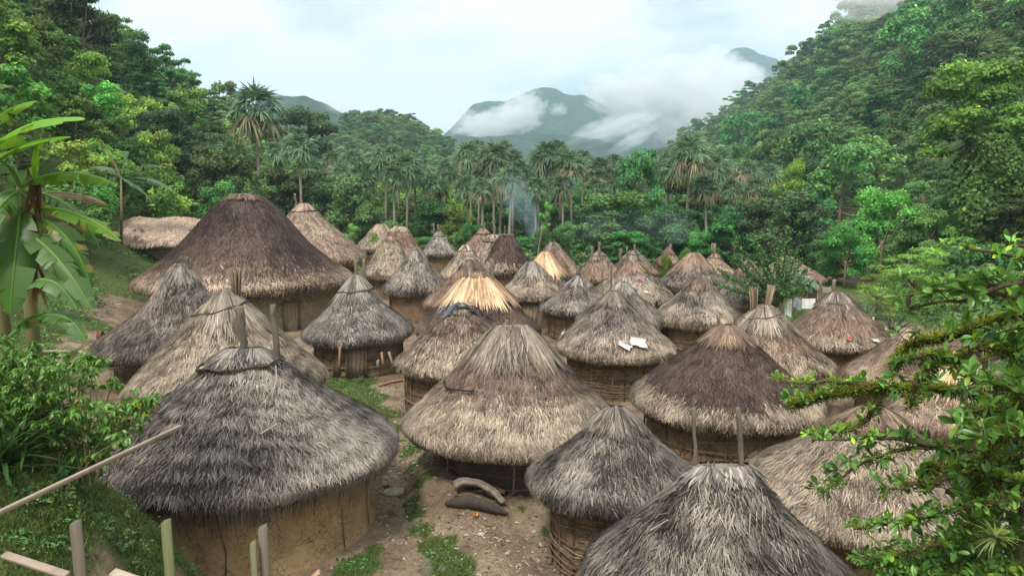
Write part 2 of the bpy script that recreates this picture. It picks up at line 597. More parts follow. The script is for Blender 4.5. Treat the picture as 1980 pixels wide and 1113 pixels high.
def mat_ground():
    m, t, b = newmat('earth_and_grass')
    a = t.nodes.new('ShaderNodeAttribute')
    a.attribute_name = 'Col'
    s = t.nodes.new('ShaderNodeSeparateColor')
    t.links.new(a.outputs['Color'], s.inputs[0])
    c = t.nodes.new('ShaderNodeTexCoord')
    def noise(scale, detail=6, rough=.6):
        n = t.nodes.new('ShaderNodeTexNoise')
        n.inputs['Scale'].default_value = scale
        n.inputs['Detail'].default_value = detail
        n.inputs['Roughness'].default_value = rough
        t.links.new(c.outputs['Object'], n.inputs['Vector'])
        return n
    def ramp(src, stops):
        r = t.nodes.new('ShaderNodeValToRGB')
        r.color_ramp.elements[0].position = stops[0][0]
        r.color_ramp.elements[0].color = (*stops[0][1], 1)
        r.color_ramp.elements[1].position = stops[-1][0]
        r.color_ramp.elements[1].color = (*stops[-1][1], 1)
        for p_, c_ in stops[1:-1]:
            e_ = r.color_ramp.elements.new(p_)
            e_.color = (*c_, 1)
        t.links.new(src, r.inputs[0])
        return r
    n1 = noise(0.9)
    n2 = noise(9, 8, .7)
    dirt = ramp(n1.outputs['Fac'], [(.3, (.12, .086, .057)), (.5, (.235, .175, .118)), (.68, (.34, .265, .185))])
    grs = ramp(n2.outputs['Fac'], [(.32, (.035, .050, .018)), (.52, (.085, .125, .035)), (.7, (.17, .19, .07))])
    sp = ramp(n2.outputs['Fac'], [(.35, (.55, .52, .48)), (.5, (1, 1, 1)), (.7, (1.35, 1.32, 1.28))])
    mm = t.nodes.new('ShaderNodeMix')
    mm.data_type = 'RGBA'
    mm.blend_type = 'MULTIPLY'
    mm.inputs[0].default_value = 0.8
    t.links.new(dirt.outputs[0], mm.inputs[6])
    t.links.new(sp.outputs[0], mm.inputs[7])
    # break the edge of the grass up
    ad = t.nodes.new('ShaderNodeMath')
    ad.operation = 'MULTIPLY_ADD'
    n3 = noise(5, 6, .75)
    t.links.new(n3.outputs['Fac'], ad.inputs[0])
    ad.inputs[1].default_value = 1.5
    t.links.new(s.outputs[0], ad.inputs[2])
    r3 = t.nodes.new('ShaderNodeMapRange')
    r3.inputs['From Min'].default_value = 0.95
    r3.inputs['From Max'].default_value = 1.45
    t.links.new(ad.outputs[0], r3.inputs['Value'])
    mg = t.nodes.new('ShaderNodeMix')
    mg.data_type = 'RGBA'
    t.links.new(r3.outputs[0], mg.inputs[0])
    t.links.new(mm.outputs[2], mg.inputs[6])
    t.links.new(grs.outputs[0], mg.inputs[7])
    t.links.new(mg.outputs[2], b.inputs['Base Color'])
    b.inputs['Roughness'].default_value = 0.92
    b.inputs['Specular IOR Level'].default_value = 0.15
    n4 = noise(22, 8, .7)
    bp = t.nodes.new('ShaderNodeBump')
    bp.inputs['Strength'].default_value = 0.8
    bp.inputs['Distance'].default_value = 0.05
    t.links.new(n4.outputs['Fac'], bp.inputs['Height'])
    t.links.new(bp.outputs[0], b.inputs['Normal'])
    return m
ground = gmb.build('ground', mat_ground(), smooth_=True)
ground['kind'] = 'structure'

# ------------------------------------------------------------------ far mountains
def ramp_mat(name, stops, scale, bscale, bdist):
    m, t, b = newmat(name)
    c = t.nodes.new('ShaderNodeTexCoord')
    n = t.nodes.new('ShaderNodeTexNoise')
    n.inputs['Scale'].default_value = scale
    n.inputs['Detail'].default_value = 8
    n.inputs['Roughness'].default_value = 0.7
    t.links.new(c.outputs['Object'], n.inputs['Vector'])
    r = t.nodes.new('ShaderNodeValToRGB')
    r.color_ramp.elements[0].position = stops[0][0]
    r.color_ramp.elements[0].color = (*stops[0][1], 1)
    r.color_ramp.elements[1].position = stops[1][0]
    r.color_ramp.elements[1].color = (*stops[1][1], 1)
    t.links.new(n.outputs['Fac'], r.inputs[0])
    t.links.new(r.outputs[0], b.inputs['Base Color'])
    b.inputs['Roughness'].default_value = 1
    b.inputs['Specular IOR Level'].default_value = 0
    n2 = t.nodes.new('ShaderNodeTexNoise')
    n2.inputs['Scale'].default_value = bscale
    n2.inputs['Detail'].default_value = 6
    t.links.new(c.outputs['Object'], n2.inputs['Vector'])
    bp = t.nodes.new('ShaderNodeBump')
    bp.inputs['Distance'].default_value = bdist
    t.links.new(n2.outputs['Fac'], bp.inputs['Height'])
    t.links.new(bp.outputs[0], b.inputs['Normal'])
    return m
M_mount = ramp_mat('far_forest', ((0.35, (.012, .028, .014)), (0.68, (.05, .085, .035))), 0.02, 0.05, 10)
def mountain(name, crest, D, depth, seed, amp=22, step=7.0, fall=0.75):
    """ridge whose crest runs through the given view directions at distance D; slopes fall away on both sides"""
    pts = [at(px, py, D) for px, py in crest]
    X = np.array([p[0] for p in pts])
    Z = np.array([p[2] for p in pts])
    x = np.arange(X[0], X[-1] + step, step)
    v = np.linspace(-1, 1, int(2 * depth / step) + 1)
    XX, VV = np.meshgrid(x, v)
    zc = np.interp(XX, X, Z)
    nn = SinNoise(seed, 0.006, octaves=5)
    n3 = SinNoise(seed + 1, 0.09, octaves=3)
    YY = D + VV * depth
    P = np.stack([XX, YY, XX * 0], -1)
    a = np.abs(VV)
    spur = nn(P * np.array([1, .35, 1]))
    ZZ = zc * (1 - a ** fall) - (a ** 0.7) * (0.35 + 0.0 * a) * 0 + amp * spur * smooth(0, .35, a) * (1 - a) * 1.6
    ZZ = ZZ + 2.6 * n3(P) + (nn(P * 7)) * 3.0 * smooth(0, .1, a)
    ZZ = ZZ - 30 * a
    mb = MB()
    ny, nx = XX.shape
    gi = np.arange(nx * ny).reshape(ny, nx)
    F = np.stack([gi[:-1, :-1], gi[:-1, 1:], gi[1:, 1:], gi[1:, :-1]], -1).reshape(-1, 4)
    mb.add(np.stack([XX, YY, ZZ], -1).reshape(-1, 3), F)
    o = mb.build(name, M_mount, smooth_=True)
    o['kind'] = 'structure'
    return o
mountain('mountain', [(700, 372), (790, 330), (850, 268), (885, 235), (915, 199), (945, 194), (975, 196), (1005, 184), (1030, 171), (1050, 167), (1075, 171), (1092, 181), (1130, 184),
                      (1165, 200), (1200, 222), (1240, 235), (1280, 262), (1340, 300), (1420, 360)], 2300, 900, 3, 60, 8.0, 0.9)
mountain('mountain', [(780, 340), (840, 284), (880, 262), (930, 264), (985, 262), (1040, 256), (1090, 262), (1150, 268), (1230, 285), (1300, 320), (1360, 360)], 1500, 480, 5, 34, 5.5, 0.85)
mountain('mountain', [(1330, 210), (1375, 150), (1398, 106), (1415, 95), (1440, 91), (1458, 97), (1470, 106), (1497, 112), (1560, 150), (1640, 200)], 2700, 800, 9, 40, 10.0, 0.9)
mountain('mountain', [(500, 190), (560, 185), (610, 190), (650, 212), (672, 226), (700, 240), (720, 250), (745, 270), (790, 300), (830, 330)], 1150, 420, 15, 30, 4.5, 0.85)
# ------------------------------------------------------------------ round thatched huts
PAL = {  # dark, light (linear base colours of old to fresh palm leaf)
    'grey':  ((.036, .029, .026), (.47, .41, .35)),
    'ash':   ((.055, .046, .041), (.52, .465, .405)),
    'pale':  ((.085, .062, .045), (.66, .54, .405)),
    'brown': ((.045, .028, .023), (.34, .245, .185)),
    'dark':  ((.034, .021, .019), (.19, .13, .105)),
    'mauve': ((.050, .036, .032), (.42, .355, .30)),
    'tan':   ((.13, .085, .058), (.66, .50, .375)),
    'gold':  ((.36, .22, .12), (.82, .60, .385)),
    'mix':   ((.070, .052, .040), (.54, .45, .35)),
    'rust':  ((.10, .058, .040), (.46, .335, .245)),
}
PROF = {
    'cone': [(.965, 0), (1, .045), (.975, .095), (.87, .20), (.695, .36), (.505, .53), (.335, .70), (.195, .84), (.10, .94), (.02, 1)],
    'bell': [(.965, 0), (1, .04), (.97, .085), (.86, .18), (.68, .31), (.50, .46), (.34, .63), (.21, .80), (.10, .93), (.02, 1)],
    'dome': [(.96, 0), (1, .05), (.985, .10), (.905, .185), (.765, .305), (.59, .46), (.415, .62), (.26, .78), (.145, .90), (.07, .97), (.02, 1)],
    'flat': [(.975, 0), (1, .04), (.965, .08), (.87, .16), (.69, .32), (.52, .52), (.385, .71), (.285, .85), (.19, .935), (.10, .985), (.02, 1)],
}
def lerp(a, b, t):
    return np.asarray(a) + (np.asarray(b) - np.asarray(a)) * t

class Roof:
    def __init__(s, R, zE, zA, prof, ridge, seed, wav=1.0):
        s.R, s.zE, s.zA, s.ridge = R, zE, zA, ridge
        p = np.array(PROF[prof], float)[:, :]
        u = np.linspace(0, 1, 160)
        pu = np.linspace(0, 1, len(p))
        rr = np.interp(u, pu, p[:, 0])
        hh = np.interp(u, pu, p[:, 1])
        k = np.ones(15) / 15
        rr = np.convolve(np.pad(rr, 7, 'edge'), k, 'valid')
        hh = np.convolve(np.pad(hh, 7, 'edge'), k, 'valid')
        rr = (rr - rr[-1]) / (rr[0] - rr[-1]) * (1 - .02) + .02
        hh = (hh - hh[0]) / (hh[-1] - hh[0])
        s.r = rr * R
        s.z = zE + hh * (zA - zE)
        ds = np.hypot(np.diff(s.r), np.diff(s.z))
        s.len = np.concatenate([[0], np.cumsum(ds)])
        s.Ltot = s.len[-1]
        s.u = s.len / s.Ltot
        s.n1 = SinNoise(seed, 1.0, octaves=3)
        s.n2 = SinNoise(seed + 50, 2.2, octaves=2)
        s.wav = wav
        s.tier = 0.46 * (0.8 + 0.05 * min(R, 6))
    def surf(s, th, u, disp=True, extra=0.0):
        """point on the roof for angle th and u = 0 (eave) .. 1 (apex)"""
        r = np.interp(u, s.u, s.r)
        z = np.interp(u, s.u, s.z)
        c, sn = np.cos(th), np.sin(th)
        D = np.stack([c, sn, 0 * c], -1)
        q = np.stack([c * 1.2, sn * 1.2, u * 2.0], -1)
        sc_ = min(s.R / 3.0, 1.15)
        f = np.zeros_like(u)
        if disp:
            big = s.n1(q * 1.3)
            f = (u * s.Ltot / s.tier + 0.9 * s.n1(q * 1.9 + 5)) % 1.0
            d = 0.13 * sc_ * big + 0.085 * s.wav * (1 - f) ** 1.5 * np.clip(6 * (1 - u), 0, 1) + 0.025 * s.n2(q * 3)
            z = z + 0.09 * sc_ * s.n1(q * 1.1 + 20) * (1 - u) * 1.2
            r = np.maximum(r + d * np.clip(8 * (1 - u), 0.15, 1) * 0.8 + extra, 0.01)
        else:
            r = r + extra
        x = r * c + s.ridge * np.tanh(2.2 * c) * 1.0
        y = r * sn
        return np.stack([x, y, z], -1), f
    def frame(s, th, u):
        P, f = s.surf(th, u)
        du = 0.012
        Pd, _ = s.surf(th, np.clip(u - du, 0, 1), disp=False)
        Pu, _ = s.surf(th, np.clip(u + du, 0, 1), disp=False)
        T = unit(Pd - Pu)
        dth = 0.02
        Pa, _ = s.surf(th + dth, u, disp=False)
        Pb, _ = s.surf(th - dth, u, disp=False)
        S = unit(Pa - Pb)
        Nn = unit(np.cross(S, -T))
        return P, T, Nn, f
def thatch_mesh(rf, D, pal, seed, band=None, cov=5.0, patch=0.22, fringe=0.3, q=1.0, droop=0.0, jit=0.36):
    """one mesh: the packed body of the roof with its layered leaf strips"""
    r = np.random.default_rng(seed)
    mb = MB()
    na, nu = (96, 40) if D < 30 else (56, 22)
    th = np.linspace(0, 2 * math.pi, na, endpoint=False)
    uu = np.linspace(0, 1, nu)
    TH, UU = np.meshgrid(th, uu)
    P, f = rf.surf(TH, UU)
    inner = P[0] * 1.0
    c0 = np.stack([np.cos(th), np.sin(th), 0 * th], -1)
    lip = inner - c0 * 0.10 * rf.R / 3 + np.array([0, 0, -0.10])
    P2, _ = rf.surf(TH, UU, disp=False, extra=-0.16)
    und = P2[::-1]
    allP = np.concatenate([und[:, :, :] - np.array([0, 0, .10]), lip[None], P], 0)
    m = allP.shape[0]
    gi = np.arange(m * na).reshape(m, na)
    nx = np.roll(gi, -1, axis=1)
    F = np.stack([gi[:-1], nx[:-1], nx[1:], gi[1:]], -1).reshape(-1, 4)
    dk, lt = PAL[pal]
    mb.add(allP.reshape(-1, 3), [F, gi[-1][None]], lerp(dk, lt, 0.12))
    # strips
    W0 = max(0.0145, D * 0.00098)
    L0 = 0.20 if D < 21 else (0.25 if D < 32 else .33)
    area = 2 * math.pi * np.trapz(rf.r, rf.len)
    n = int(cov * q * area / (W0 * L0))
    pdf = rf.r + 0.1
    cdf = np.cumsum(pdf * np.gradient(rf.u))
    cdf /= cdf[-1]
    u = np.interp(r.random(n), cdf, rf.u)
    # bottoms gather at the lower edge of each course
    th = r.uniform(0, 2 * math.pi, n)
    P, T, Nn, f = rf.frame(th, np.clip(u, 0, .995))
    q3 = np.stack([np.cos(th), np.sin(th), u * 1.6], -1)
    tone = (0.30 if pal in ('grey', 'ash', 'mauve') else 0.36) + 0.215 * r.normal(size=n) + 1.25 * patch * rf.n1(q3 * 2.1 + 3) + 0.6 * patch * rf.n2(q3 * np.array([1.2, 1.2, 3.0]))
    tone -= 0.38 * (f - .5) * rf.wav ** 1.3  # darker below each course lip: real dark leaf plus shade put into the colour
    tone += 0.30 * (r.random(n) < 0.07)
    qc = np.stack([np.cos(th) * rf.R, np.sin(th) * rf.R, u * rf.Ltot], -1)
    tone += 0.17 * rf.n2(qc * (1.7 if D < 30 else 1.2) + 11)
    def band_pal(u_, t_):
        d_ = np.tile(np.array(dk), (len(u_), 1)); l_ = np.tile(np.array(lt), (len(u_), 1))
        if band:
            for (u0, u1, pn, edge) in band:
                jag = edge * r.normal(size=len(u_)) + 0.03 * rf.n1(np.stack([np.cos(th[:len(u_)]) * 3, np.sin(th[:len(u_)]) * 3, u_ * 0], -1))
                mk = ((u_ + jag >= u0) & (u_ + jag <= u1))[:, None]
                d_ = np.where(mk, PAL[pn][0], d_); l_ = np.where(mk, PAL[pn][1], l_)
        return d_ + (l_ - d_) * np.clip(t_, 0, 1.1)[:, None]
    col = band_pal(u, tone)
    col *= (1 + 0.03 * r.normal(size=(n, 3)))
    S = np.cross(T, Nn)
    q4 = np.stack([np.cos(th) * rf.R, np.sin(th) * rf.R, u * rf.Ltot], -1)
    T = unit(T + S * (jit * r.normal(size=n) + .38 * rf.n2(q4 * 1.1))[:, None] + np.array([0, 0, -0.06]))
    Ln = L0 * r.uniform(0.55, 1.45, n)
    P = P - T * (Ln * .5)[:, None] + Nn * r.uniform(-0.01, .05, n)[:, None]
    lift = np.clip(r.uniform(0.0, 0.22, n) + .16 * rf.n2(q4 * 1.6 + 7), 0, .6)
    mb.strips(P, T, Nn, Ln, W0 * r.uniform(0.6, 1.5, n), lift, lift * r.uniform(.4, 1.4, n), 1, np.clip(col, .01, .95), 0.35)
    # fringe over the eave
    nf = int(2 * math.pi * rf.R / W0 * 2.8 * q)
    th = r.uniform(0, 2 * math.pi, nf)
    uf = r.uniform(0.0, 0.035, nf)
    P, T, Nn, f = rf.frame(th, uf)
    lenf = fringe * r.uniform(0.35, 1.0, nf) * (1 + .55 * rf.n1(np.stack([np.cos(th) * 3, np.sin(th) * 3, th * 0], -1)))
    lenf = np.maximum(lenf, .08)
    tt = 0.34 + 0.17 * r.normal(size=nf) + patch * rf.n1(np.stack([np.cos(th), np.sin(th), 0 * th], -1) * 2)
    S = np.cross(T, Nn)
    T2 = unit(T + S * (0.12 * r.normal(size=nf))[:, None] + np.array([0, 0, -0.25 - droop]))
    mb.strips(P - T2 * .12 - Nn * r.uniform(0, .1, nf)[:, None], T2, Nn, lenf + .12, W0 * r.uniform(0.5, 1.2, nf), 0.04, 0.10, 2,
              np.clip(band_pal(uf, tt), .01, .95), 0.12, down=0.3 + droop)
    return mb
def cap_mesh(rf, D, pal, seed, u0, style='cap', q=1.0):
    r = np.random.default_rng(seed + 99)
    mb = MB()
    W0 = max(0.017, D * 0.0011) * (1.15 if style == 'gold' else 1)
    arc = (1 - u0) * rf.Ltot
    rb = np.interp(u0, rf.u, rf.r)
    dk, lt = PAL[pal]
    # body of the cap
    na, nu = 40, 10
    th = np.linspace(0, 2 * math.pi, na, endpoint=False)
    uu = np.linspace(u0 + .01, 1, nu)
    TH, UU = np.meshgrid(th, uu)
    P, _ = rf.surf(TH, UU)
    cD = np.stack([np.cos(TH), np.sin(TH), 0 * TH], -1)
    P = P + (cD * (.03 + .03 * rf.R / 3) + np.array([0, 0, .05])) * (.15 + .85 * (UU - u0) / (1 - u0))[..., None]
    gi = np.arange(nu * na).reshape(nu, na)
    nx = np.roll(gi, -1, axis=1)
    mb.add(P.reshape(-1, 3), [np.stack([gi[:-1], nx[:-1], nx[1:], gi[1:]], -1).reshape(-1, 4), gi[-1][None]], lerp(dk, lt, 0.3))
    gold = style == 'gold'
    n = int(q * (7 if gold else 9) * (rb * 2 * math.pi * arc * .6 + .2) / (W0 * 1.5 * arc * .6))
    n = max(n, 120)
    th = r.uniform(0, 2 * math.pi, n)
    if gold:
        n_f = 15
        fan = np.linspace(0, 2 * math.pi, n_f, endpoint=False) + r.normal(size=n_f) * .12
        k = r.integers(0, n_f, n)
        th = fan[k] + r.normal(size=n) * .17
    Ln = arc * r.uniform(0.55, 1.08 if not gold else 1.25, n)
    us = np.clip(1 - r.uniform(0, .30, n) ** 1.3 * (1 - u0) - .004, 0, .998)
    # follow the roof from top to bottom in several steps
    segs = 4
    W = W0 * r.uniform(0.8, 1.9, n) * (1.5 if gold else 1.0)
    tone = np.clip((0.58 if gold else 0.42) + 0.22 * r.normal(size=n) + .2 * np.sin(th * 5 + seed), 0, 1.1)
    col = lerp(dk, lt, tone[:, None]) if False else (np.array(dk) + (np.array(lt) - np.array(dk)) * tone[:, None])
    tw = 0.25 * r.normal(size=n) * (0.4 if gold else 1)
    base = r.uniform(.02, .09, n)
    V = []
    for j in range(segs + 1):
        t = j / segs
        uj = us - t * Ln / rf.Ltot
        over = np.maximum(-uj, 0)
        P, _ = rf.surf(th + tw * t * .6, np.clip(uj, 0, .998), disp=False)
        _, T, Nn, _ = rf.frame(th + tw * t * .6, np.clip(uj, 0.002, .998))
        P = P + Nn * (base + (.10 if gold else .05) * t * (1 - .3 * t) + .025)[:, None]
        if gold:
            P = P + Nn * (.12 * (1 - t) * np.sin(th * 7.5) ** 2)[:, None] * (1 if rb > .6 else .4)
        S = unit(np.cross(T, Nn))
        hw = (W / 2 * (0.5 if j == 0 else (1.0 if j < segs else .12)))[:, None]
        V += [P - S * hw, P + S * hw]
    V = np.stack(V, 1)
    m = 2 * (segs + 1)
    b_ = np.arange(n)[:, None] * m
    F = np.concatenate([b_ + np.array([2 * k, 2 * k + 1, 2 * k + 3, 2 * k + 2]) for k in range(segs)])
    mb.add(V.reshape(-1, 3), F, np.repeat(np.clip(col * (1 + .03 * r.normal(size=(n, 3))), .01, .95), m, axis=0))
    # tuft at the very top
    nt_ = 260
    a = r.uniform(0, 6.28, nt_)
    Pt = np.stack([np.cos(a) * .06 + rf.ridge * r.uniform(-1, 1, nt_), np.sin(a) * .06, np.full(nt_, rf.zA + .02)], -1)
    Tt = unit(np.stack([np.cos(a), np.sin(a), r.uniform(-.55, .45, nt_)], -1))
    Nt = unit(np.cross(np.cross(Tt, np.array([0, 0, 1.0])), Tt))
    mb.strips(Pt, Tt, Nt, r.uniform(.12, .34, nt_) * min(1.3, rf.R / 3), W0 * 1.0, .1, .5, 2, lerp(dk, lt, .5), .1)
    return mb

HUTS = []
def solve(L_, R__, yf, zE, D=None, z0=0.0):
    cx = (L_ + R__) / 2
    half = (R__ - L_) / 2
    af = -ray(cx, yf)[2] / ray(cx, yf)[1]
    H = CAMH - zE - z0
    if D is None:
        D = H / af
        for _ in range(30):
            zc = D * cp + H * sp_
            Rr = half / FPX * zc
            D = H / af + Rr
    zc = D * cp + H * sp_
    return D, half / FPX * zc, (cx - 990) / FPX * zc

def hut(label, L_, R__, yf, ya, pal='grey', prof='cone', cap=None, capu=.78, capstyle='cap', ridge=0.0, posts=(), ring=None, ring_tilt=0.0,
        D=None, zE=1.65, wall='brown', wallk=.80, lattice=0, doors=(), band=None, patch=.22, fringe=.25, wav=1.0, seed=None, cov=5.0, ringr=.02, droop=0.0, z0=None, jit=.36, stakes=0):
    seed = len(HUTS) * 17 + 5 if seed is None else seed
    D_, R, x = solve(L_, R__, yf, zE, D, 0)
    gz0 = gz(x, D_) if z0 is None else z0
    if gz0 > 0.15 and z0 is None:
        D_, R, x = solve(L_, R__, yf, zE, D, gz0)
    zA = at((L_ + R__) / 2, ya, D_)[2] - gz0
    ridge_m = ridge / FPX * D_
    R = (R - ridge_m * .95) * (.968 if D_ < 24 else .985)
    root = thing('round_hut', label, 'hut', (x, D_, gz0), 'round thatched huts of the village')
    HUTS.append((x, D_, R + ridge_m, zA, label))
    rf = Roof(R, zE, zA, prof, ridge_m, seed, wav)
    q = 1.0
    tho = thatch_mesh(rf, D_, pal, seed, band, cov, patch, fringe, q, droop, jit).build('thatch', M_thatch, root)
    if cap:
        cap_mesh(rf, D_, cap, seed, capu, capstyle).build('roof_cap', M_thatch, tho)
    # wall
    Rw = R * wallk
    rw = np.random.default_rng(seed + 3)
    no = SinNoise(seed + 7, 1.6, octaves=4)
    na, nh = (160, 26) if D_ < 22 else ((72, 10) if D_ < 40 else (40, 5))
    th = np.linspace(0, 2 * math.pi, na, endpoint=False)
    hz = np.linspace(-0.35, zE + .45, nh)
    TH, HZ = np.meshgrid(th, hz)
    C_ = np.stack([np.cos(TH), np.sin(TH), HZ * .8], -1)
    rr = Rw * (1 + 0.012 * no(C_ * 2)) + 0.022 * no(C_ * np.array([6, 6, 4])) + 0.05 * smooth(.25, -.1, HZ)
    Pw = np.stack([np.cos(TH) * rr + ridge_m * np.tanh(2.2 * np.cos(TH)), np.sin(TH) * rr, HZ], -1)
    gi = np.arange(nh * na).reshape(nh, na)
    nx = np.roll(gi, -1, axis=1)
    mb = MB()
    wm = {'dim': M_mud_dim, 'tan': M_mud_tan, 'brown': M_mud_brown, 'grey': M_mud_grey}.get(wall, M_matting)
    wc = (.26, .20, .135)
    mb.add(Pw.reshape(-1, 3), np.stack([gi[:-1], nx[:-1], nx[1:], gi[1:]], -1).reshape(-1, 4), wc)
    if wall == 'mat':       # plaited palm matting: short strips laid both ways
        n = 5200
        a = rw.uniform(0, 2 * math.pi, n)
        z = rw.uniform(0.05, zE + .1, n)
        cell = (np.floor(z / .32) + np.floor(a * Rw / .32)) % 2
        dirn = np.where(cell == 0, 1, -1)
        Pn = np.stack([np.cos(a), np.sin(a), 0 * a], -1)
        Tn = np.stack([-np.sin(a), np.cos(a), 0 * a], -1) * dirn[:, None] + np.array([0, 0, -1.0])
        Pp = Pn * (Rw + .05) + np.array([0, 0, 1.0]) * z[:, None]
        tt = np.clip(.5 + .25 * rw.normal(size=n), 0, 1)[:, None]
        mb.strips(Pp, unit(Tn), Pn, .34, .07, .03, .02, 1, np.array([.10, .08, .055]) + tt * np.array([.30, .24, .17]), .8)
    wo_ = mb.build('wall', wm, root, smooth_=True)
    def wp(a, z, off):      # point on the wall
        return np.array([math.cos(a) * (Rw + off) + ridge_m * math.tanh(2.2 * math.cos(a)), math.sin(a) * (Rw + off), z])
    if stakes:
        for i in range(stakes):
            mb = MB()
            a = 2 * math.pi * (i + rw.uniform(-.3, .3)) / stakes
            mb.tube([wp(a, -.1, .03), wp(a + rw.normal() * .012, zE * .35, .012), wp(a + rw.normal() * .012, zE * .65, .022), wp(a + rw.normal() * .02, zE + .1, .012)], .016, 6, np.array([.22, .165, .10]) * rw.uniform(.8, 1.3), wob=.15)
            mb.build('wall_stake', M_wood, wo_)
    if lattice:
        mb = MB()
        nst = int(2 * math.pi * Rw / (.42 if lattice > 1 else .8))
        wc_ = [np.array([.16, .115, .07]), np.array([.24, .18, .115])]
        for i in range(nst):
            a = 2 * math.pi * i / nst + rw.normal() * .02
            a1 = a + rw.normal() * .03
            mb.tube([wp(a, -.1, .04), wp((a + a1) / 2, zE * .5, .045), wp(a1, zE + .2, .03)], .022 if lattice > 1 else .03, 5, wc_[i % 2] * rw.uniform(.7, 1.2))
        nb = 9 if lattice > 1 else 5
        for k in range(nb):
            z_ = .15 + (zE - .2) * k / (nb - 1)
            a0 = rw.uniform(0, 6.28)
            while True:
                arc = rw.uniform(.9, 2.2)
                pp = [wp(a0 + arc * t, z_ + rw.normal() * .025 + .10 * math.sin(arc * t * 1.3 + k) * (lattice > 1), .065 + .01 * math.sin(k)) for t in np.linspace(0, 1, 10)]
                mb.tube(pp, .014 if lattice > 1 else .016, 4, wc_[k % 2] * rw.uniform(.7, 1.3))
                a0 += arc * .93
                if a0 > 14:
                    break
        mb.build('wall_lattice', M_wood, wo_)
    for dpx, dw, dh in doors:
        sn = ((dpx - (L_ + R__) / 2) / ((R__ - L_) / 2)) * (R + ridge_m) / Rw
        a = -math.pi / 2 + math.asin(max(-.95, min(.95, sn)))
        nrm = np.array([math.cos(a), math.sin(a), 0])
        tan = np.array([-math.sin(a), math.cos(a), 0])
        c = nrm * (Rw + .07)
        f = MB()
        ax = [tan, nrm, np.array([0, 0, 1.0])]
        for s in (-1, 1):
            f.box(c + tan * s * (dw / 2 + .05) + np.array([0, 0, dh / 2]), (.09, .10, dh + .1), ax, (.17, .12, .08))
        f.box(c + np.array([0, 0, dh + .02]), (dw + .3, .11, .09), ax, (.15, .11, .075))
        f.box(c + np.array([0, 0, .03]), (dw + .2, .12, .06), ax, (.15, .11, .075))
        fo = f.build('door_frame', M_plank, root)
        g = MB()
        k = 4
        for i in range(k):
            g.box(c - nrm * .012 + tan * ((i + .5) / k - .5) * dw + np.array([0, 0, dh / 2]), (dw / k - .006, .05, dh - .08), ax, np.array([.27, .20, .13]) * rw.uniform(.8, 1.1))
        g.build('door', M_plank, root)
    if ring:
        mb = MB()
        for s, (fr, tilt) in enumerate(ring):
            u = float(np.interp(fr, (rf.z - zE) / (zA - zE), rf.u))
            for j in range(3):
                a = np.linspace(0, 2 * math.pi, 40)
                ru = u + tilt * np.cos(a + s) * .06 + .008 * np.sin(a * (5 + j) + j * 2)
                P, _ = rf.surf(a, ru, disp=False, extra=.07 + .05 * R / 3 + .014 * j)
                P[:, 2] += .05 + .02 * np.sin(a * 4 + 2 * j)
                mb.tube(P, max(ringr, D_ * .00055), 5, np.array([.09, .065, .05]) * rw.uniform(.7, 1.3), cap=False)
            # loose ends
            a0 = rw.uniform(-2.6, -.5)
            P, _ = rf.surf(np.array([a0]), np.array([u]), disp=False, extra=.1)
            e_ = P[0] + np.array([math.cos(a0) * .25, math.sin(a0) * .25, .08])
            mb.tube([P[0], (P[0] + e_) / 2 + np.array([0.05, 0, .03]), e_], max(ringr * .8, .012), 4, (.08, .06, .045))
        mb.build('binding_ring', M_wood, tho)
    for p in posts:     # (top px, top py, base px, radius, kind)
        px, py, bx, rad = p[:4]
        kind = p[4] if len(p) > 4 else 'post'
        top = at(px, py, D_) - np.array([x, D_, gz0])
        bp_ = at(bx, ya, D_)[0] - x
        base = np.array([bp_, 0, zA - (.7 if R > 1.5 else .4)])
        mb = MB()
        if kind == 'bundle':      # bundle of bound stalks
            n = 46
            dirn = unit(top - base)
            for i in range(n):
                aa, rr_ = rw.uniform(0, 6.28), rad * math.sqrt(rw.random())
                off = np.array([math.cos(aa) * rr_, math.sin(aa) * rr_, 0])
                mb.tube([base + off * .7, (base + top) / 2 + off, top + off * 1.35 + dirn * rw.uniform(-.14, .04)], .022, 4, lerp((.12, .09, .06), (.36, .29, .19), rw.random()))
        else:
            m = 9
            pts = [base + (top - base) * t + np.array([rw.normal() * rad * .2, rw.normal() * rad * .2, 0]) for t in np.linspace(0, 1, m)]
            rr_ = rad * (1 + .12 * rw.normal(size=m))
            mb.tube(pts, rr_, 9 if rad > .05 else 6, np.array([.21, .175, .14]) * rw.uniform(.8, 1.1), wob=.14)
        mb.build('roof_post' if kind != 'bundle' else 'stalk_bundle', M_wood, root)
    return root, rf, (x, D_, gz0)

# --- nearest huts
h1 = hut('largest near hut, grey thatch over tan cracked mud wall, two stout posts on top', 205, 760, 1010, 678, 'grey', 'dome', 'ash', .865, 'cap', 24,
    [(463, 593, 468, .105), (528, 589, 537, .075)], [(.87, .5)], zE=1.75, wall='tan', wallk=.835, stakes=9, patch=.26, fringe=0.40, wav=1.35, seed=5, ringr=.025, droop=.3)
h2 = hut('straw coloured hut behind the grey near hut, one pale bundle post on top', 265, 628, 800, 562, 'pale', 'cone', 'mix', .60, 'cap', 0,
    [(456, 519, 456, .14, 'bundle')], [(.80, 1.0)], zE=1.65, wall='brown', patch=.2, fringe=0.14)
h3 = hut('dull grey hut at the left village edge beside the bare path', 205, 512, 708, 512, 'mauve', 'bell', 'grey', .8, 'cap', 0,
    [(362, 496, 363, .10), (368, 500, 366, .05)], None, zE=1.6, wall='grey', patch=.2)
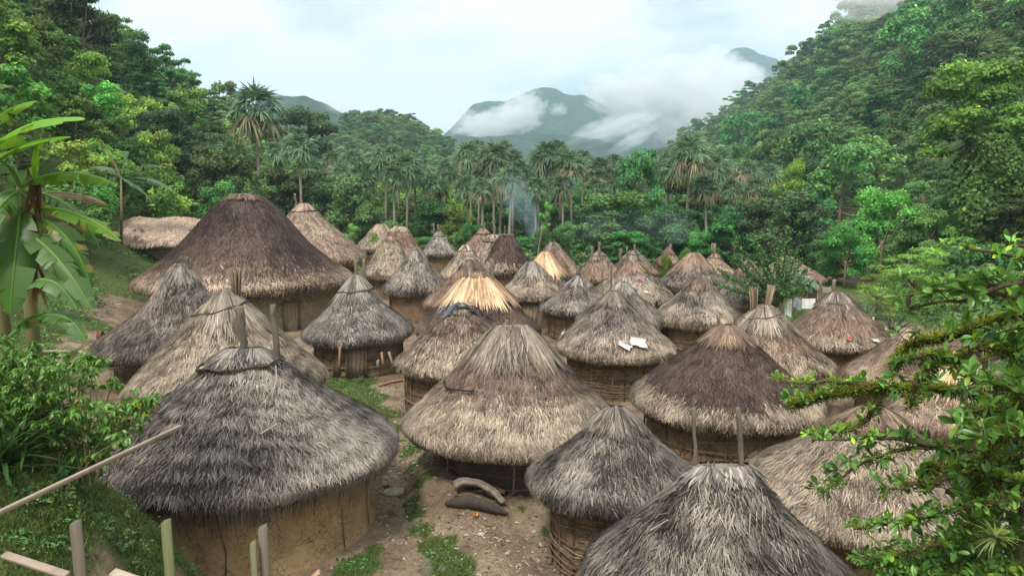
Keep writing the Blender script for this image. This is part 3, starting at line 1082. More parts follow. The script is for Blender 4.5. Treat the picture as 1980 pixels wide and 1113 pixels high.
h31 = hut('big brown streaked hut in mid village, bent black stick on its thatch', 785, 1195, 905, 632, 'pale', 'dome', 'mix', .66, 'cap', 22,
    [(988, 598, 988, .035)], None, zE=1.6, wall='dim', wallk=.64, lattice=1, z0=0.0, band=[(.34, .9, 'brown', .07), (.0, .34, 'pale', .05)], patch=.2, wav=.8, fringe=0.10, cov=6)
h32 = hut('grey hut with whitish peaked top and woven cane wall at the path fork', 1025, 1350, 1012, 792, 'grey', 'dome', 'mauve', .74, 'cap', 4,
    [], None, zE=1.75, wall='brown', wallk=.74, lattice=2, patch=.26, fringe=0.16, wav=.9, droop=.15)
h33 = hut('dark grey hut cut by the bottom edge, two long bare poles on its ridge', 1130, 1648, 1275, 905, 'grey', 'dome', 'ash', .88, 'cap', 38,
    [(1340, 787, 1353, .032), (1427, 787, 1443, .042)], None, zE=1.65, wall='brown', patch=.26, fringe=0.19, wav=1.0, D=10.2)
h34 = hut('broad pale straw hut behind the mossy branches at the lower right', 1447, 1905, 1085, 792, 'pale', 'cone', 'rust', .80, 'cap', 10,
    [], None, zE=1.6, wall='brown', patch=.12, fringe=0.12, wav=.7, cov=6)
h35 = hut('dark brown hut with pale eave and reddish frond cap, above two long poles', 1220, 1580, 845, 632, 'dark', 'cone', 'rust', .78, 'cap', 4,
    [(1389, 612, 1391, .05), (1423, 608, 1423, .05)], None, zE=1.6, wall='brown', wallk=.84, lattice=1, band=[(.0, .20, 'pale', .035)], patch=.16, fringe=0.15, wav=.7, cov=6)
h40 = hut('hut with a golden frond cap half hidden by the leafy branches at the right', 1722, 1970, 856, 690, 'tan', 'cone', 'gold', .52, 'gold', 0, [(1893, 631, 1880, .06)], None, zE=1.6, D=18.6)
# --- middle rows
h6 = hut('neat grey hut with plank door, firewood in front and dark vine ring on top', 588, 797, 668, 533, 'ash', 'bell', 'ash', .62, 'cap', 2,
    [(688, 502, 690, .085), (704, 501, 703, .07)], [(.74, .35)], zE=1.6, wall='brown', wallk=.80, lattice=1, doors=[(706, .72, 1.35), (670, .12, 1.35)], patch=.14, fringe=0.17, wav=.5, ringr=.03, droop=.15)
h4 = hut('great dark brown hut with by far the tallest roof and a matting wall', 283, 680, 578, 377, 'dark', 'flat', 'brown', .88, 'cap', 3,
    [], None, zE=2.3, wall='mat', wallk=.86, band=[(.0, .16, 'tan', .05), (.16, .26, 'brown', .06)], patch=.2, fringe=0.22, wav=.5, cov=5, doors=[(600, .9, 1.7)])
h5 = hut('tall pinkish straw hut behind the great dark roof, two pegs on its peak', 478, 706, 516, 394, 'tan', 'cone', 'tan', .80, 'cap', 3,
    [(570, 374, 573, .09), (583, 375, 583, .08)], [(.86, .2)], zE=1.9, wall='brown', patch=.1, wav=.5)
h30 = hut('brown and straw hut with strips of blue plastic over its crown', 768, 1012, 738, 590, 'pale', 'dome', 'mauve', .85, 'cap', 4,
    [], None, zE=1.6, wall='brown', wallk=.86, lattice=1, band=[(.40, .85, 'brown', .12)], patch=.2, fringe=0.17, wav=1.2)
h29 = hut('hut crowned with long golden fronds spread from two posts, dark roof below', 806, 1040, 668, 541, 'dark', 'dome', 'gold', .58, 'gold', 22,
    [(897, 507, 905, .10), (951, 500, 952, .10)], None, zE=1.6, band=[(.0, .3, 'brown', .05)], wav=.6)
h29b = hut('mottled brown hut between the golden fronds and the grey hut left of it', 822, 1000, 604, 504, 'rust', 'cone', 'brown', .8, 'cap', 3, [(911, 505, 911, .05)], None, zE=1.6, patch=.24)
h28 = hut('hut with white rags on its eave and two thin dark poles on its peak', 1074, 1298, 703, 566, 'pale', 'cone', 'mauve', .76, 'cap', 2,
    [(1163, 514, 1168, .03), (1182, 508, 1182, .03)], None, zE=1.65, wall='brown', wallk=.78, lattice=2, band=[(.26, .95, 'mauve', .12)], patch=.25, fringe=0.19, wav=1.0)
h27 = hut('grey hut peeping out behind the hut with the white rags', 1118, 1285, 640, 548, 'mauve', 'dome', 'ash', .74, 'cap', 3, [], None, zE=1.6, patch=.24)
h26 = hut('small grey hut with one thick stump on its peak', 1048, 1190, 608, 535, 'mauve', 'cone', 'ash', .7, 'cap', 0,
    [(1117, 514, 1118, .10)], None, zE=1.6, wall='brown', lattice=1, patch=.26, wav=1.1)
h15 = hut('pale ragged hut with grey top and plank door, left of the stump topped hut', 966, 1090, 584, 508, 'pale', 'dome', 'ash', .62, 'cap', 5,
    [(1025, 483, 1025, .035)], None, zE=1.7, wall='brown', doors=[(1023, .75, 1.45)], patch=.22, wav=1.1, fringe=0.19)
h16 = hut('grey hut with a fresh orange straw cap, behind the pale ragged hut', 1000, 1108, 562, 490, 'mauve', 'dome', 'gold', .45, 'gold', 2, [(1062, 482, 1062, .03)], None, zE=1.6)
h17 = hut('grey brown hut behind the orange straw cap, near the blue smoke', 1008, 1130, 541, 470, 'rust', 'cone', 'mauve', .8, 'cap', 3, [(1078, 470, 1076, .04)], None, zE=1.6, patch=.2)
h8 = hut('silvery grey hut with a white tip and a long low mud wall', 743, 868, 572, 485, 'grey', 'dome', 'ash', .76, 'cap', 3, [], None, zE=1.75, wall='brown', wallk=.84, patch=.24, wav=1.2, fringe=0.19)
h7 = hut('front one of two overlapping flat topped huts behind the neat grey hut', 700, 812, 538, 459, 'pale', 'flat', 'rust', .85, 'cap', 3, [(757, 447, 757, .05)], None, zE=1.6, patch=.14, D=52)
h7b = hut('back one of two overlapping flat topped huts, its rounded top above the front one', 718, 828, 506, 439, 'rust', 'flat', 'pale', .8, 'cap', 4, [], None, zE=1.6, patch=.14)
h7c = hut('small hut at the left rear with pale new fronds on its top', 688, 786, 477, 434, 'pale', 'cone', 'tan', .6, 'cap', 6, [(738, 426, 738, .06)], None, zE=1.8, patch=.14, D=74)
h9 = hut('grey hut with two horn like leaning poles and a dark doorway at the rear', 815, 884, 496, 449, 'ash', 'cone', 'ash', .7, 'cap', 2, [(838, 432, 840, .09), (846, 434, 853, .09)], [(.8, .1)], zE=1.9, patch=.14, wav=1.2)
h12 = hut('pale cream hut left of the dark square topped roof, thin ring near its peak', 850, 952, 543, 475, 'pale', 'cone', 'pale', .72, 'cap', 2, [], [(.82, .2)], zE=1.6, patch=.16)
h11 = hut('rear hut with a pointed ringed peak and short pole before the red roof', 884, 985, 508, 442, 'rust', 'cone', 'rust', .8, 'cap', 1, [(937, 431, 937, .07)], [(.8, .2)], zE=1.6, patch=.14, D=69)
h13 = hut('pale hut just left of the dark roof, its ringed top showing only', 905, 1008, 522, 455, 'pale', 'flat', 'pale', .8, 'cap', 4, [(957, 439, 957, .08), (976, 437, 976, .05)], [(.78, .2)], zE=1.6, D=62)
h14 = hut('dark purplish brown hut with a squared top and pale lower edge', 928, 1033, 531, 454, 'dark', 'flat', 'brown', .92, 'cap', 5, [], None, zE=1.6, band=[(0, .2, 'pale', .05)], patch=.12, D=56)
h18 = hut('grey hut with two thick uneven stumps and a ring, in the rear centre', 1108, 1208, 546, 488, 'rust', 'cone', 'mauve', .68, 'cap', 3, [(1144, 476, 1146, .11), (1158, 468, 1161, .11)], [(.85, .3)], zE=1.6, patch=.16)
h19 = hut('rear hut with a knotted spike on its ringed peak', 1176, 1272, 538, 486, 'rust', 'dome', 'mauve', .6, 'cap', 4, [(1227, 472, 1228, .09)], [(.86, .2)], zE=1.6, patch=.18)
h20 = hut('wide cream and brown hut with coloured scraps on its roof', 1138, 1306, 592, 508, 'pale', 'cone', 'rust', .72, 'cap', 6,
    [(1200, 480, 1201, .11), (1212, 476, 1212, .04)], None, zE=1.65, wall='brown', lattice=1, band=[(.5, .95, 'mauve', .12)], patch=.22, wav=1.0, fringe=0.19)
h21 = hut('tiny farthest hut with a topknot among the trees', 1266, 1318, 512, 478, 'rust', 'bell', 'brown', .6, 'cap', 0, [(1297, 472, 1295, .12)], None, zE=1.7)
h22 = hut('hut with a rusty straw cap over grey thatch, in the smoke', 1272, 1406, 566, 490, 'mauve', 'dome', 'rust', .5, 'cap', 6, [], None, zE=1.6, patch=.24, wav=1.2)
h23 = hut('pale hut with a bundled neck and ring, right of the rusty straw cap', 1344, 1418, 534, 491, 'tan', 'cone', 'rust', .74, 'cap', 0, [(1380, 470, 1380, .13, 'bundle')], [(.8, .2)], zE=1.6)
h24 = hut('purplish grey hut with one thin mast, beside the spiky dark tree', 1383, 1504, 594, 505, 'mauve', 'cone', 'rust', .62, 'cap', 1, [(1436, 484, 1436, .035)], None, zE=1.6, patch=.22, wav=1.1)
h25 = hut('grey hut with a rounded dark cap and two thin leaning sticks on top', 1264, 1434, 638, 540, 'pale', 'cone', 'brown', .74, 'cap', 4, [(1357, 513, 1353, .03), (1379, 515, 1379, .03)], None, zE=1.65, wall='brown',
    band=[(.3, .95, 'mauve', .12)], patch=.24, wav=1.1, fringe=0.15, lattice=1)
h36 = hut('straw hut with two thick flaring bundles bound by a vine ring', 1348, 1598, 742, 592, 'rust', 'cone', 'mix', .60, 'cap', 5,
    [(1457, 556, 1459, .13, 'bundle'), (1493, 552, 1479, .12, 'bundle')], [(.84, .8)], zE=1.6, band=[(0, .3, 'pale', .06)], patch=.14, fringe=0.12, D=24.5)
h37 = hut('tidy reddish brown hut with two short stubs and a black ring, laundry behind it', 1510, 1716, 697, 567, 'rust', 'cone', 'mauve', .70, 'cap', 7,
    [(1587, 541, 1587, .07), (1613, 540, 1612, .07)], [(.80, .2)], zE=1.7, wall='brown', wallk=.82, band=[(0, .17, 'pale', .05)], patch=.1, fringe=0.12, wav=.5, cov=6, D=28.3)
h38 = hut('pale brown hut right of the tidy reddish hut, partly behind the branches', 1640, 1868, 760, 640, 'tan', 'cone', 'tan', .8, 'cap', 4, [], None, zE=1.6, patch=.14, band=[(.3, .9, 'rust', .1)], wav=.6, D=22.7)
h39 = hut('hut mostly hidden by the near branches with a rough brown top', 1775, 1915, 700, 634, 'rust', 'dome', 'rust', .8, 'cap', 3, [], None, zE=1.6)
h41 = hut('pale hut behind the spiky tree whose eave runs into a stretched net', 1452, 1590, 552, 497, 'tan', 'cone', 'rust', .8, 'cap', 3, [], None, zE=1.5, patch=.1, wav=.5)
for i in range(len(HUTS)):
    for j in range(i):
        a, b = HUTS[i], HUTS[j]
        dd = math.hypot(a[0] - b[0], a[1] - b[1])
        if dd < (a[2] + b[2]) * .96:
            print('OVERLAP %.2f' % (a[2] + b[2] - dd), a[4][:40], [round(float(v), 1) for v in a[:3]], '|', b[4][:40], [round(float(v), 1) for v in b[:3]])
for h in HUTS:
    print('HUT', h[4][:30], [round(float(v), 1) for v in h[:4]])
# ------------------------------------------------------------------ vegetation
def leafquads(mb, P, Nn, size, asp=0.55, col=(.07, .12, .035), r=None, fold=0.0):
    """one bent rhombus per leaf"""
    n = len(P)
    r = r or rng
    A = r.normal(size=(n, 3))
    A = unit(A - Nn * (A * Nn).sum(1)[:, None])
    A = unit(A + np.array([0, 0, -.35]))
    B = unit(np.cross(Nn, A))
    s = np.broadcast_to(size, (n,))[:, None]
    V = np.stack([P - A * s * .5, P + B * s * asp * .5 - A * s * .05, P + A * s * .5 - Nn * s * .12, P - B * s * asp * .5 - A * s * .05], 1)
    F = np.arange(n * 4).reshape(n, 4)
    C = np.asarray(col)
    if C.ndim == 2:
        C = np.repeat(C, 4, 0)
    mb.add(V.reshape(-1, 3), F, C)
GREEN = np.array([.135, .258, .088])
def leafcol(r, n, tone, yellow=0.06):
    c = GREEN * tone[:, None]
    y = r.random(n) < yellow
    c[y] = c[y] * np.array([1.7, 1.4, .85])
    return np.clip(c * (1 + .10 * r.normal(size=(n, 3))), .004, .6)
def crown(seed, lobes=16, per=420, leaf=.032, flat=.62, spread=1.0, low=.18, open_=0.0, asp=.6, name='crown', mat=None, yellow=.05):
    """crown in a unit box: width 1, height 1 (stands on z = 0)"""
    r = np.random.default_rng(seed)
    mb = MB()
    cs = []
    for i in range(lobes):
        for _ in range(30):
            a = r.uniform(0, 6.28)
            z = low + (0.93 - low) * (i + .5) / lobes
            zz = (z - low) / (.93 - low)
            rad = .40 * math.sqrt(max(.05, 1 - (zz * 1.12 - .25) ** 2)) * spread
            rr = rad * math.sqrt(r.uniform(.15, 1))
            c = np.array([math.cos(a) * rr, math.sin(a) * rr, z + r.normal() * .02])
            if all(np.linalg.norm((c - k[0]) * [1, 1, 1.3]) > .13 for k in cs):
                break
        cs.append((c, r.uniform(.10, .19) * (1 - .3 * open_), r.uniform(.72, 1.3)))
    for c, s, tn in cs:
        n = int(per * (s / .15) ** 2)
        d = unit(r.normal(size=(n, 3)))
        d[:, 2] = np.where(d[:, 2] < -.25, -d[:, 2] * .6, d[:, 2])
        rad = s * r.uniform(.55, 1.08, n) ** .6 * (1 + .22 * np.sin(d[:, 0] * 9 + c[0] * 40) * np.cos(d[:, 1] * 8 + seed))
        P = c + d * rad[:, None] * np.array([1, 1, flat * 1.25])
        Nn = unit(d * 1.2 + np.array([0, 0, .5]) + .5 * r.normal(size=(n, 3)))
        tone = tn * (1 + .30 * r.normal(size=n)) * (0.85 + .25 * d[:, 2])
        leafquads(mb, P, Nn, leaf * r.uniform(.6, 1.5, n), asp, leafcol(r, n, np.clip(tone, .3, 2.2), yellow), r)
    o = mb.build(name, mat or M_leaf, link=False)
    # trunk and limbs
    tb = MB()
    b = np.array([.22, .17, .12])
    top = np.array([r.normal() * .03, r.normal() * .03, .45])
    tb.tube([np.array([0, 0, -.1]), np.array([r.normal() * .015, 0, .2]), top], [.030, .022, .016], 7, b)
    for c, s, tn in cs[::2 if lobes > 14 else 1]:
        st = top * r.uniform(.45, 1.0) if c[2] < .5 else top * r.uniform(.8, 1)
        m = (st + c) / 2 + np.array([0, 0, -.03])
        tb.tube([st, m, c], [.013, .009, .004], 5, b * r.uniform(.8, 1.3), cap=False)
    t = tb.build('trunk', M_bark, link=False)
    return o.data, t.data
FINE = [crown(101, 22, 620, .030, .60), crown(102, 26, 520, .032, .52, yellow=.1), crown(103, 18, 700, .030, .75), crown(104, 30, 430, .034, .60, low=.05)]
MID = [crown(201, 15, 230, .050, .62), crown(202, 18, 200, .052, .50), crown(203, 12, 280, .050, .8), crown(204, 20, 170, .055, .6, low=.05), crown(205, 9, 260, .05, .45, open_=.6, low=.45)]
SPARSE = crown(301, 10, 420, .040, .38, 1.1, .55, .7)
FEATHER = crown(302, 34, 330, .026, .34, 1.0, .10, .5, asp=.35)
def tree(label, px, ytop, D, wpx, col=(1, 1, 1), proto=None, hz=None, name='broadleaf_tree', cat='tree', group=None, rot=None, base_z=None, trunk=True):
    p = at(px, ytop, D)
    z0 = gz(p[0], D) if base_z is None else base_z
    W = wpx / FPX * D
    H = (p[2] - z0) if hz is None else hz
    return tree_w(label, p[0], D, z0, W, H, col, proto, name, cat, group, rot, trunk)
def tree_w(label, x, y, z0, W, H, col=(1, 1, 1), proto=None, name='broadleaf_tree', cat='tree', group=None, rot=None, trunk=True):
    proto = proto or FINE[0]
    root = thing(name, label, cat, (x, y, z0), group, rng.uniform(0, 6.28) if rot is None else rot)
    c = bpy.data.objects.new('crown', proto[0])
    c.parent = root
    c.scale = (W, W, H)
    c.color = (*col, 1)
    COL.objects.link(c)
    if trunk:
        t = bpy.data.objects.new('trunk', proto[1])
        t.parent = root
        t.scale = (W, W, H)
        COL.objects.link(t)
    return root
# named trees
DK = (.62, .66, .75)
tree('dense dark green round headed tree rising between the palms behind the village', 1238, 290, 84, 108, (.55, .78, .8), FINE[3])
tree('wide olive green spreading tree right behind the huts with two stumps', 1190, 372, 77, 190, (1.05, .95, .8), FINE[1])
tree('green bushy tree joined to the right side of the wide olive tree', 1300, 400, 74, 150, (.85, .92, .9), FINE[0])
tree('large dark grey green round tree behind the spiky tree', 1510, 368, 68, 205, (.48, .50, .62), FINE[3])
tree('mid green tree leaning out left of the dark round tree', 1425, 415, 70, 130, (.75, .9, .7), FINE[0])
tree('tall glossy green tree right of the dark round tree, bright new leaves on its top', 1712, 372, 60, 150, (.80, 1.25, .75), FINE[2])
tree('feathery light green tree with a thin pale stem above the golden capped hut', 1765, 478, 44, 190, (1.25, 1.35, .75), FEATHER)
tree('smaller feathery light green tree left of the tall feathery one', 1700, 520, 42, 110, (1.2, 1.35, .8), FEATHER)
tree('lime yellow tree standing out at the foot of the right mountain', 1528, 316, 112, 95, (2.1, 1.9, .8), FINE[0])
tree('tall vine hung tree at the right edge with a bright green crown', 1890, 158, 60, 235, (1.0, 1.3, .75), FINE[1], hz=10.0, base_z=float(at(1890, 158, 60)[2] - 8.2))
tree('green tree behind the hut with the horn like poles', 845, 384, 88, 130, (.85, 1.0, .85), FINE[0])
tree('yellow tipped bushy tree left of the palm trunks, behind the horn poled hut', 885, 402, 84, 80, (1.25, 1.1, .7), FINE[2])
tree('grey green tree behind the tall pinkish straw hut', 650, 340, 88, 150, (.62, .72, .85), FINE[3])
tree('dark leafed tree behind the pinkish straw peak', 560, 330, 92, 150, (.60, .66, .72), FINE[1])
tree('bluish green bushy tree above the small rear left hut', 722, 398, 84, 100, (.7, .85, .85), FINE[0])
tree('dark purplish tree on the left hill, left of the tall palm', 375, 128, 84, 165, (.55, .46, .60), FINE[1], hz=9)
tree('second dark purplish tree lower on the left hill', 300, 205, 78, 150, (.50, .46, .55), FINE[0], hz=8)
tree('dark leafed tree below the tall palm of the left hill', 420, 285, 74, 160, (.60, .55, .62), FINE[3])
tree('dark domed tree on the ridge right of the tall palm', 585, 152, 150, 150, (.45, .55, .55), FINE[1], hz=16)
tree('thin tree with an open crown standing on the left skyline', 322, 64, 112, 85, (.7, .85, .75), SPARSE, hz=11)
tree('flat crowned tree on the left skyline right of the thin open one', 372, 98, 120, 62, (.6, .8, .75), SPARSE, hz=8)
tree('dark leafy tree at the top of the left skyline', 150, -40, 96, 130, (.5, .62, .6), FINE[0], hz=12)
tree('mid green tree on the left skyline under the dark one', 255, 50, 108, 85, (.75, .85, .7), FINE[2], hz=9)
tree('small bright green tree in the smoke beside the dark square roof', 1046, 446, 66, 42, (.95, 1.35, 1.0), FINE[2])
tree('small papaya like tree with an open crown left of the rear left hut', 680, 430, 66, 46, (.9, 1.3, 1.0), SPARSE)
tree('slim green tree between two bare palm trunks', 1060, 388, 80, 40, (.85, 1.3, .9), SPARSE)
tree('small yellow green bush growing by the tiny farthest hut', 1330, 482, 58, 40, (1.2, 1.6, .7), FINE[2], name='shrub', cat='shrub')
tree('small yellow green bush before the spiked rear hut', 1288, 498, 50, 36, (1.1, 1.5, .7), FINE[2], name='shrub', cat='shrub')
tree('round green creeper bush on the roof edge of the small rear left hut', 724, 457, 60, 17, (.9, 1.6, .6), FINE[2], hz=1.0, base_z=float(at(724, 472, 60)[2]), name='shrub', cat='shrub', trunk=False)
tree('green tree right of the vine column at the foot of the slope', 1960, 330, 56, 130, (.8, 1.1, .8), FINE[3])
tree('leafy mid green tree left of the vine hung tree', 1800, 400, 58, 120, (.85, 1.1, .8), FINE[0])
tree('tree with heart shaped leaf mass behind the shed', 310, 352, 62, 130, (.7, 1.05, .85), FINE[1])
tree('dense green shrub tree between the shed and the great dark roof', 420, 350, 66, 100, (.65, .95, .8), FINE[3])
tree('low green tree at the right end of the village by the bare path', 1640, 440, 56, 110, (.95, 1.2, .8), FINE[0])
tree('dark low tree above the stretched net', 1600, 455, 60, 90, (.5, .62, .6), FINE[3])
tree('greyish green tree below the dead brown palm', 1400, 396, 88, 110, (.6, .75, .75), FINE[1])

# vine covered column at the right
def vine_column(px, y0, y1, D, wpx):
    r = np.random.default_rng(77)
    mb = MB()
    a, b = at(px, y1, D), at(px, y0, D)
    root = thing('vine_column', 'tree trunk at the right wrapped in a thick curtain of ivy like leaves', 'vine', (a[0], D, gz(a[0], D)))
    n = 9000
    t = r.random(n)
    ang = r.uniform(0, 6.28, n)
    H = b[2] - root.location[2]
    wr = wpx / FPX * D / 2 * (1.15 - .5 * t) * (1 + .18 * np.sin(ang * 3 + t * 9))
    d = np.stack([np.cos(ang), np.sin(ang), 0 * ang], -1)
    P = d * wr[:, None] * r.uniform(.85, 1.05, n)[:, None] + np.array([0, 0, 1]) * (t * H)[:, None]
    Nn = unit(d + np.array([0, 0, .5]) + .4 * r.normal(size=(n, 3)))
    leafquads(mb, P, Nn, .30 * r.uniform(.6, 1.4, n), .8, leafcol(r, n, np.clip(.75 + .3 * r.normal(size=n), .3, 1.8), .02), r)
    mb.build('leaves', M_leaf, root).color = (.75, 1.15, .75, 1)
    tb = MB()
    tb.tube([np.array([0, 0, -.3]), np.array([.1, 0, H * .5]), np.array([0, 0, H])], [.5, .4, .25], 8, (.2, .16, .11))
    tb.build('trunk', M_bark, root)
vine_column(1905, 262, 520, 57, 150)

# spiky dark tree between the huts: upright leafy rods
def spiky_tree():
    r = np.random.default_rng(5)
    D = 37.0
    base = at(1512, 640, D)
    base[2] = gz(base[0], D)
    root = thing('spiky_tree', 'dark tree of upright spiny leaf covered rods between the purplish hut and the laundry', 'tree', tuple(base))
    tips = [(1385, 520), (1400, 487), (1430, 505), (1418, 462), (1452, 450), (1470, 478), (1490, 425), (1508, 460), (1530, 480), (1545, 478), (1552, 500), (1560, 520), (1475, 520), (1545, 560), (1500, 510), (1440, 540), (1410, 558), (1525, 440),
            (1372, 545), (1570, 545), (1398, 530)]
    wb, lb = MB(), MB()
    fork = at(1508, 575, D) - base
    wb.tube([np.array([0, 0, -.2]), fork * .5 + np.array([.08, 0, 0]), fork], [.16, .13, .10], 7, (.10, .085, .06))
    for k, (tx, ty) in enumerate(tips):
        tp = at(tx, ty, D + r.uniform(-1.6, 1.6)) - base
        mid = fork + (tp - fork) * .45 + np.array([0, 0, -.35 if abs(tx - 1508) > 50 else -.05])
        ts = np.linspace(0, 1, 14)[:, None]
        pts = (1 - ts) ** 2 * fork + 2 * ts * (1 - ts) * mid + ts ** 2 * tp
        wb.tube(pts, np.linspace(.055, .015, 14), 5, (.08, .075, .05), cap=False)
        n = 420
        tt = r.random(n) ** .8
        i = np.clip((tt * 13).astype(int), 0, 12)
        f = (tt * 13 - i)[:, None]
        P = pts[i] * (1 - f) + pts[i + 1] * f
        d = unit(r.normal(size=(n, 3)) + np.array([0, 0, .3]))
        P = P + d * r.uniform(.04, .24, n)[:, None]
        leafquads(lb, P, unit(d + .6 * r.normal(size=(n, 3))), .17 * r.uniform(.6, 1.3, n), .4, leafcol(r, n, np.clip(.55 + .3 * r.normal(size=n), .2, 1.6), .03), r)
    wb.build('branches', M_bark, root)
    lb.build('leaves', M_leaf, root)
spiky_tree()

# ---- palms
def palm_proto(seed, dead=False, old=.25):
    r = np.random.default_rng(seed)
    mb = MB()
    nf = 34 if not dead else 22
    for i in range(nf):
        t = (i + .5) / nf
        az_ = i * 2.39996 + r.normal() * .15
        el_ = R_(86 - 118 * t ** .85 + r.normal() * 6) if not dead else R_(-20 - 55 * r.random())
        d = np.array([math.cos(az_) * math.cos(el_), math.sin(az_) * math.cos(el_), math.sin(el_)])
        s = unit(np.cross(d, [0, 0, 1.0]) + 1e-6)
        pl = r.uniform(1.0, 1.5) * (.85 if t < .15 else 1)
        end = d * pl + np.array([0, 0, -.12 * pl * math.cos(el_)])
        isold = (t > 1 - old) or dead
        g = np.array([.155, .25, .135]) * r.uniform(.75, 1.3)
        if isold:
            g = lerp((.30, .24, .13), (.17, .24, .10), r.random() * (.7 if not dead else .2))
        mb.tube([np.zeros(3), end * .5 + np.array([0, 0, .05]), end], [.03, .022, .016], 4, g * 1.1 + .01, cap=False)
        m = 15
        a = np.linspace(-1.45, 1.45, m) + r.normal(size=m) * .04
        up = np.cross(s, d)
        dirs = unit(np.cos(a)[:, None] * d + np.sin(a)[:, None] * s + .10 * r.normal(size=(m, 3)))
        Nn = unit(np.tile(up, (m, 1)) + .25 * r.normal(size=(m, 3)))
        Ls = (1.15 + .35 * np.cos(a)) * r.uniform(.85, 1.1, m)
        tone = 1 + .22 * r.normal(size=m)
        mb.strips(np.tile(end, (m, 1)), dirs, Nn, Ls, .15, .05, .25, 3, np.clip(g * tone[:, None], .01, .6), .08, down=r.uniform(.15, .55, m) * (2.0 if isold else 1.0), mid=1.0)
    c = mb.build('fronds', M_palm, link=False).data
    # skirt of dead fronds round the neck
    sb = MB()
    n = 90
    a = r.uniform(0, 6.28, n)
    P = np.stack([np.cos(a) * .14, np.sin(a) * .14, r.uniform(-.9, .1, n)], -1)
    T = unit(np.stack([np.cos(a) * .35, np.sin(a) * .35, -np.ones(n)], -1))
    Nn = unit(np.stack([np.cos(a), np.sin(a), .3 + 0 * a], -1))
    sb.strips(P, T, Nn, r.uniform(.6, 1.5, n), .09, .1, .2, 2, lerp((.06, .045, .03), (.24, .17, .10), 0)[None] + r.random((n, 1)) * np.array([.14, .10, .06]), .2)
    k = sb.build('dead_skirt', M_palm, link=False).data
    tb = MB()
    z = np.linspace(0, 1, 12)
    tb.tube(np.stack([.015 * np.sin(z * 5 + seed), .01 * np.cos(z * 4), z], -1) * [6, 6, 1], .17 - .03 * z, 8, (.36, .31, .25), wob=.06)
    return c, k, tb.build('trunk', M_bark, link=False).data
PALMS = [palm_proto(1, old=.06), palm_proto(2, old=.2), palm_proto(3, old=.0)]
PDEAD = palm_proto(4, dead=True)
def palm(label, px, yc, D, size=1.0, proto=None, group=None, col=(1, 1, 1), thick=1.0, trunkcol=None, base=None):
    p = at(px, yc, D)
    z0 = gz(p[0], D) if base is None else base
    H = p[2] - z0
    root = thing('fan_palm', label, 'palm', (p[0], D, z0), group, rng.uniform(0, 6.28))
    root.rotation_euler = (rng.normal() * .022, rng.normal() * .022, root.rotation_euler[2])
    pr = proto or PALMS[rng.integers(0, 3)]
    c = bpy.data.objects.new('fronds', pr[0]); c.parent = root; c.location = (0, 0, H); c.scale = (size,) * 3; c.color = (*col, 1); COL.objects.link(c)
    k = bpy.data.objects.new('dead_skirt', pr[1]); k.parent = root; k.location = (0, 0, H); k.scale = (size,) * 3; COL.objects.link(k)
    t = bpy.data.objects.new('trunk', pr[2]); t.parent = root; t.location = (0, 0, -.2); t.scale = (thick, thick, H + .2); COL.objects.link(t)
    c.rotation_euler = (rng.normal() * .06, rng.normal() * .06, 0)
    return root
palm('tallest fan palm, alone on the left hillside with browned lower fronds', 493, 212, 72, 1.35, PALMS[1], base=float(at(493, 330, 72)[2]), col=(.95, 1, 1.05))
palm('grey green fan palm below and right of the tallest left palm', 577, 285, 84, 1.0, PALMS[2], col=(1.1, 1.1, 1.2))
palm('pale fan palm low on the left slope under the tallest palm', 455, 300, 78, 1.0, PALMS[0], col=(1.2, 1.25, 1.1), base=float(at(455, 360, 78)[2]))
palm('fan palm at the upper left edge among shrubs', 22, 90, 60, 1.0, PALMS[0], base=float(at(22, 170, 60)[2]), col=(1.2, 1.3, .9))
palm('dead palm with a drooping brown head right of the centre', 1424, 330, 96, 1.0, PDEAD)
gp = 'fan palms in the row behind the village'
ORD = [(t_ + o_).replace('tyfirst', 'ty first') for t_ in ('', ) for o_ in 'first second third fourth fifth sixth seventh eighth ninth tenth eleventh twelfth thirteenth fourteenth fifteenth sixteenth seventeenth eighteenth nineteenth twentieth'.split()]
for t_, b_ in (('twenty', 'thirtieth'), ('thirty', 'fortieth'), ('forty', 'fiftieth'), ('fifty', 'sixtieth'), ('sixty', 'seventieth')):
    ORD += [t_ + '-' + o_ for o_ in 'first second third fourth fifth sixth seventh eighth ninth'.split()] + [b_]
_k = 0
PL = 'tall fan palm in the dense row of palms behind the village'
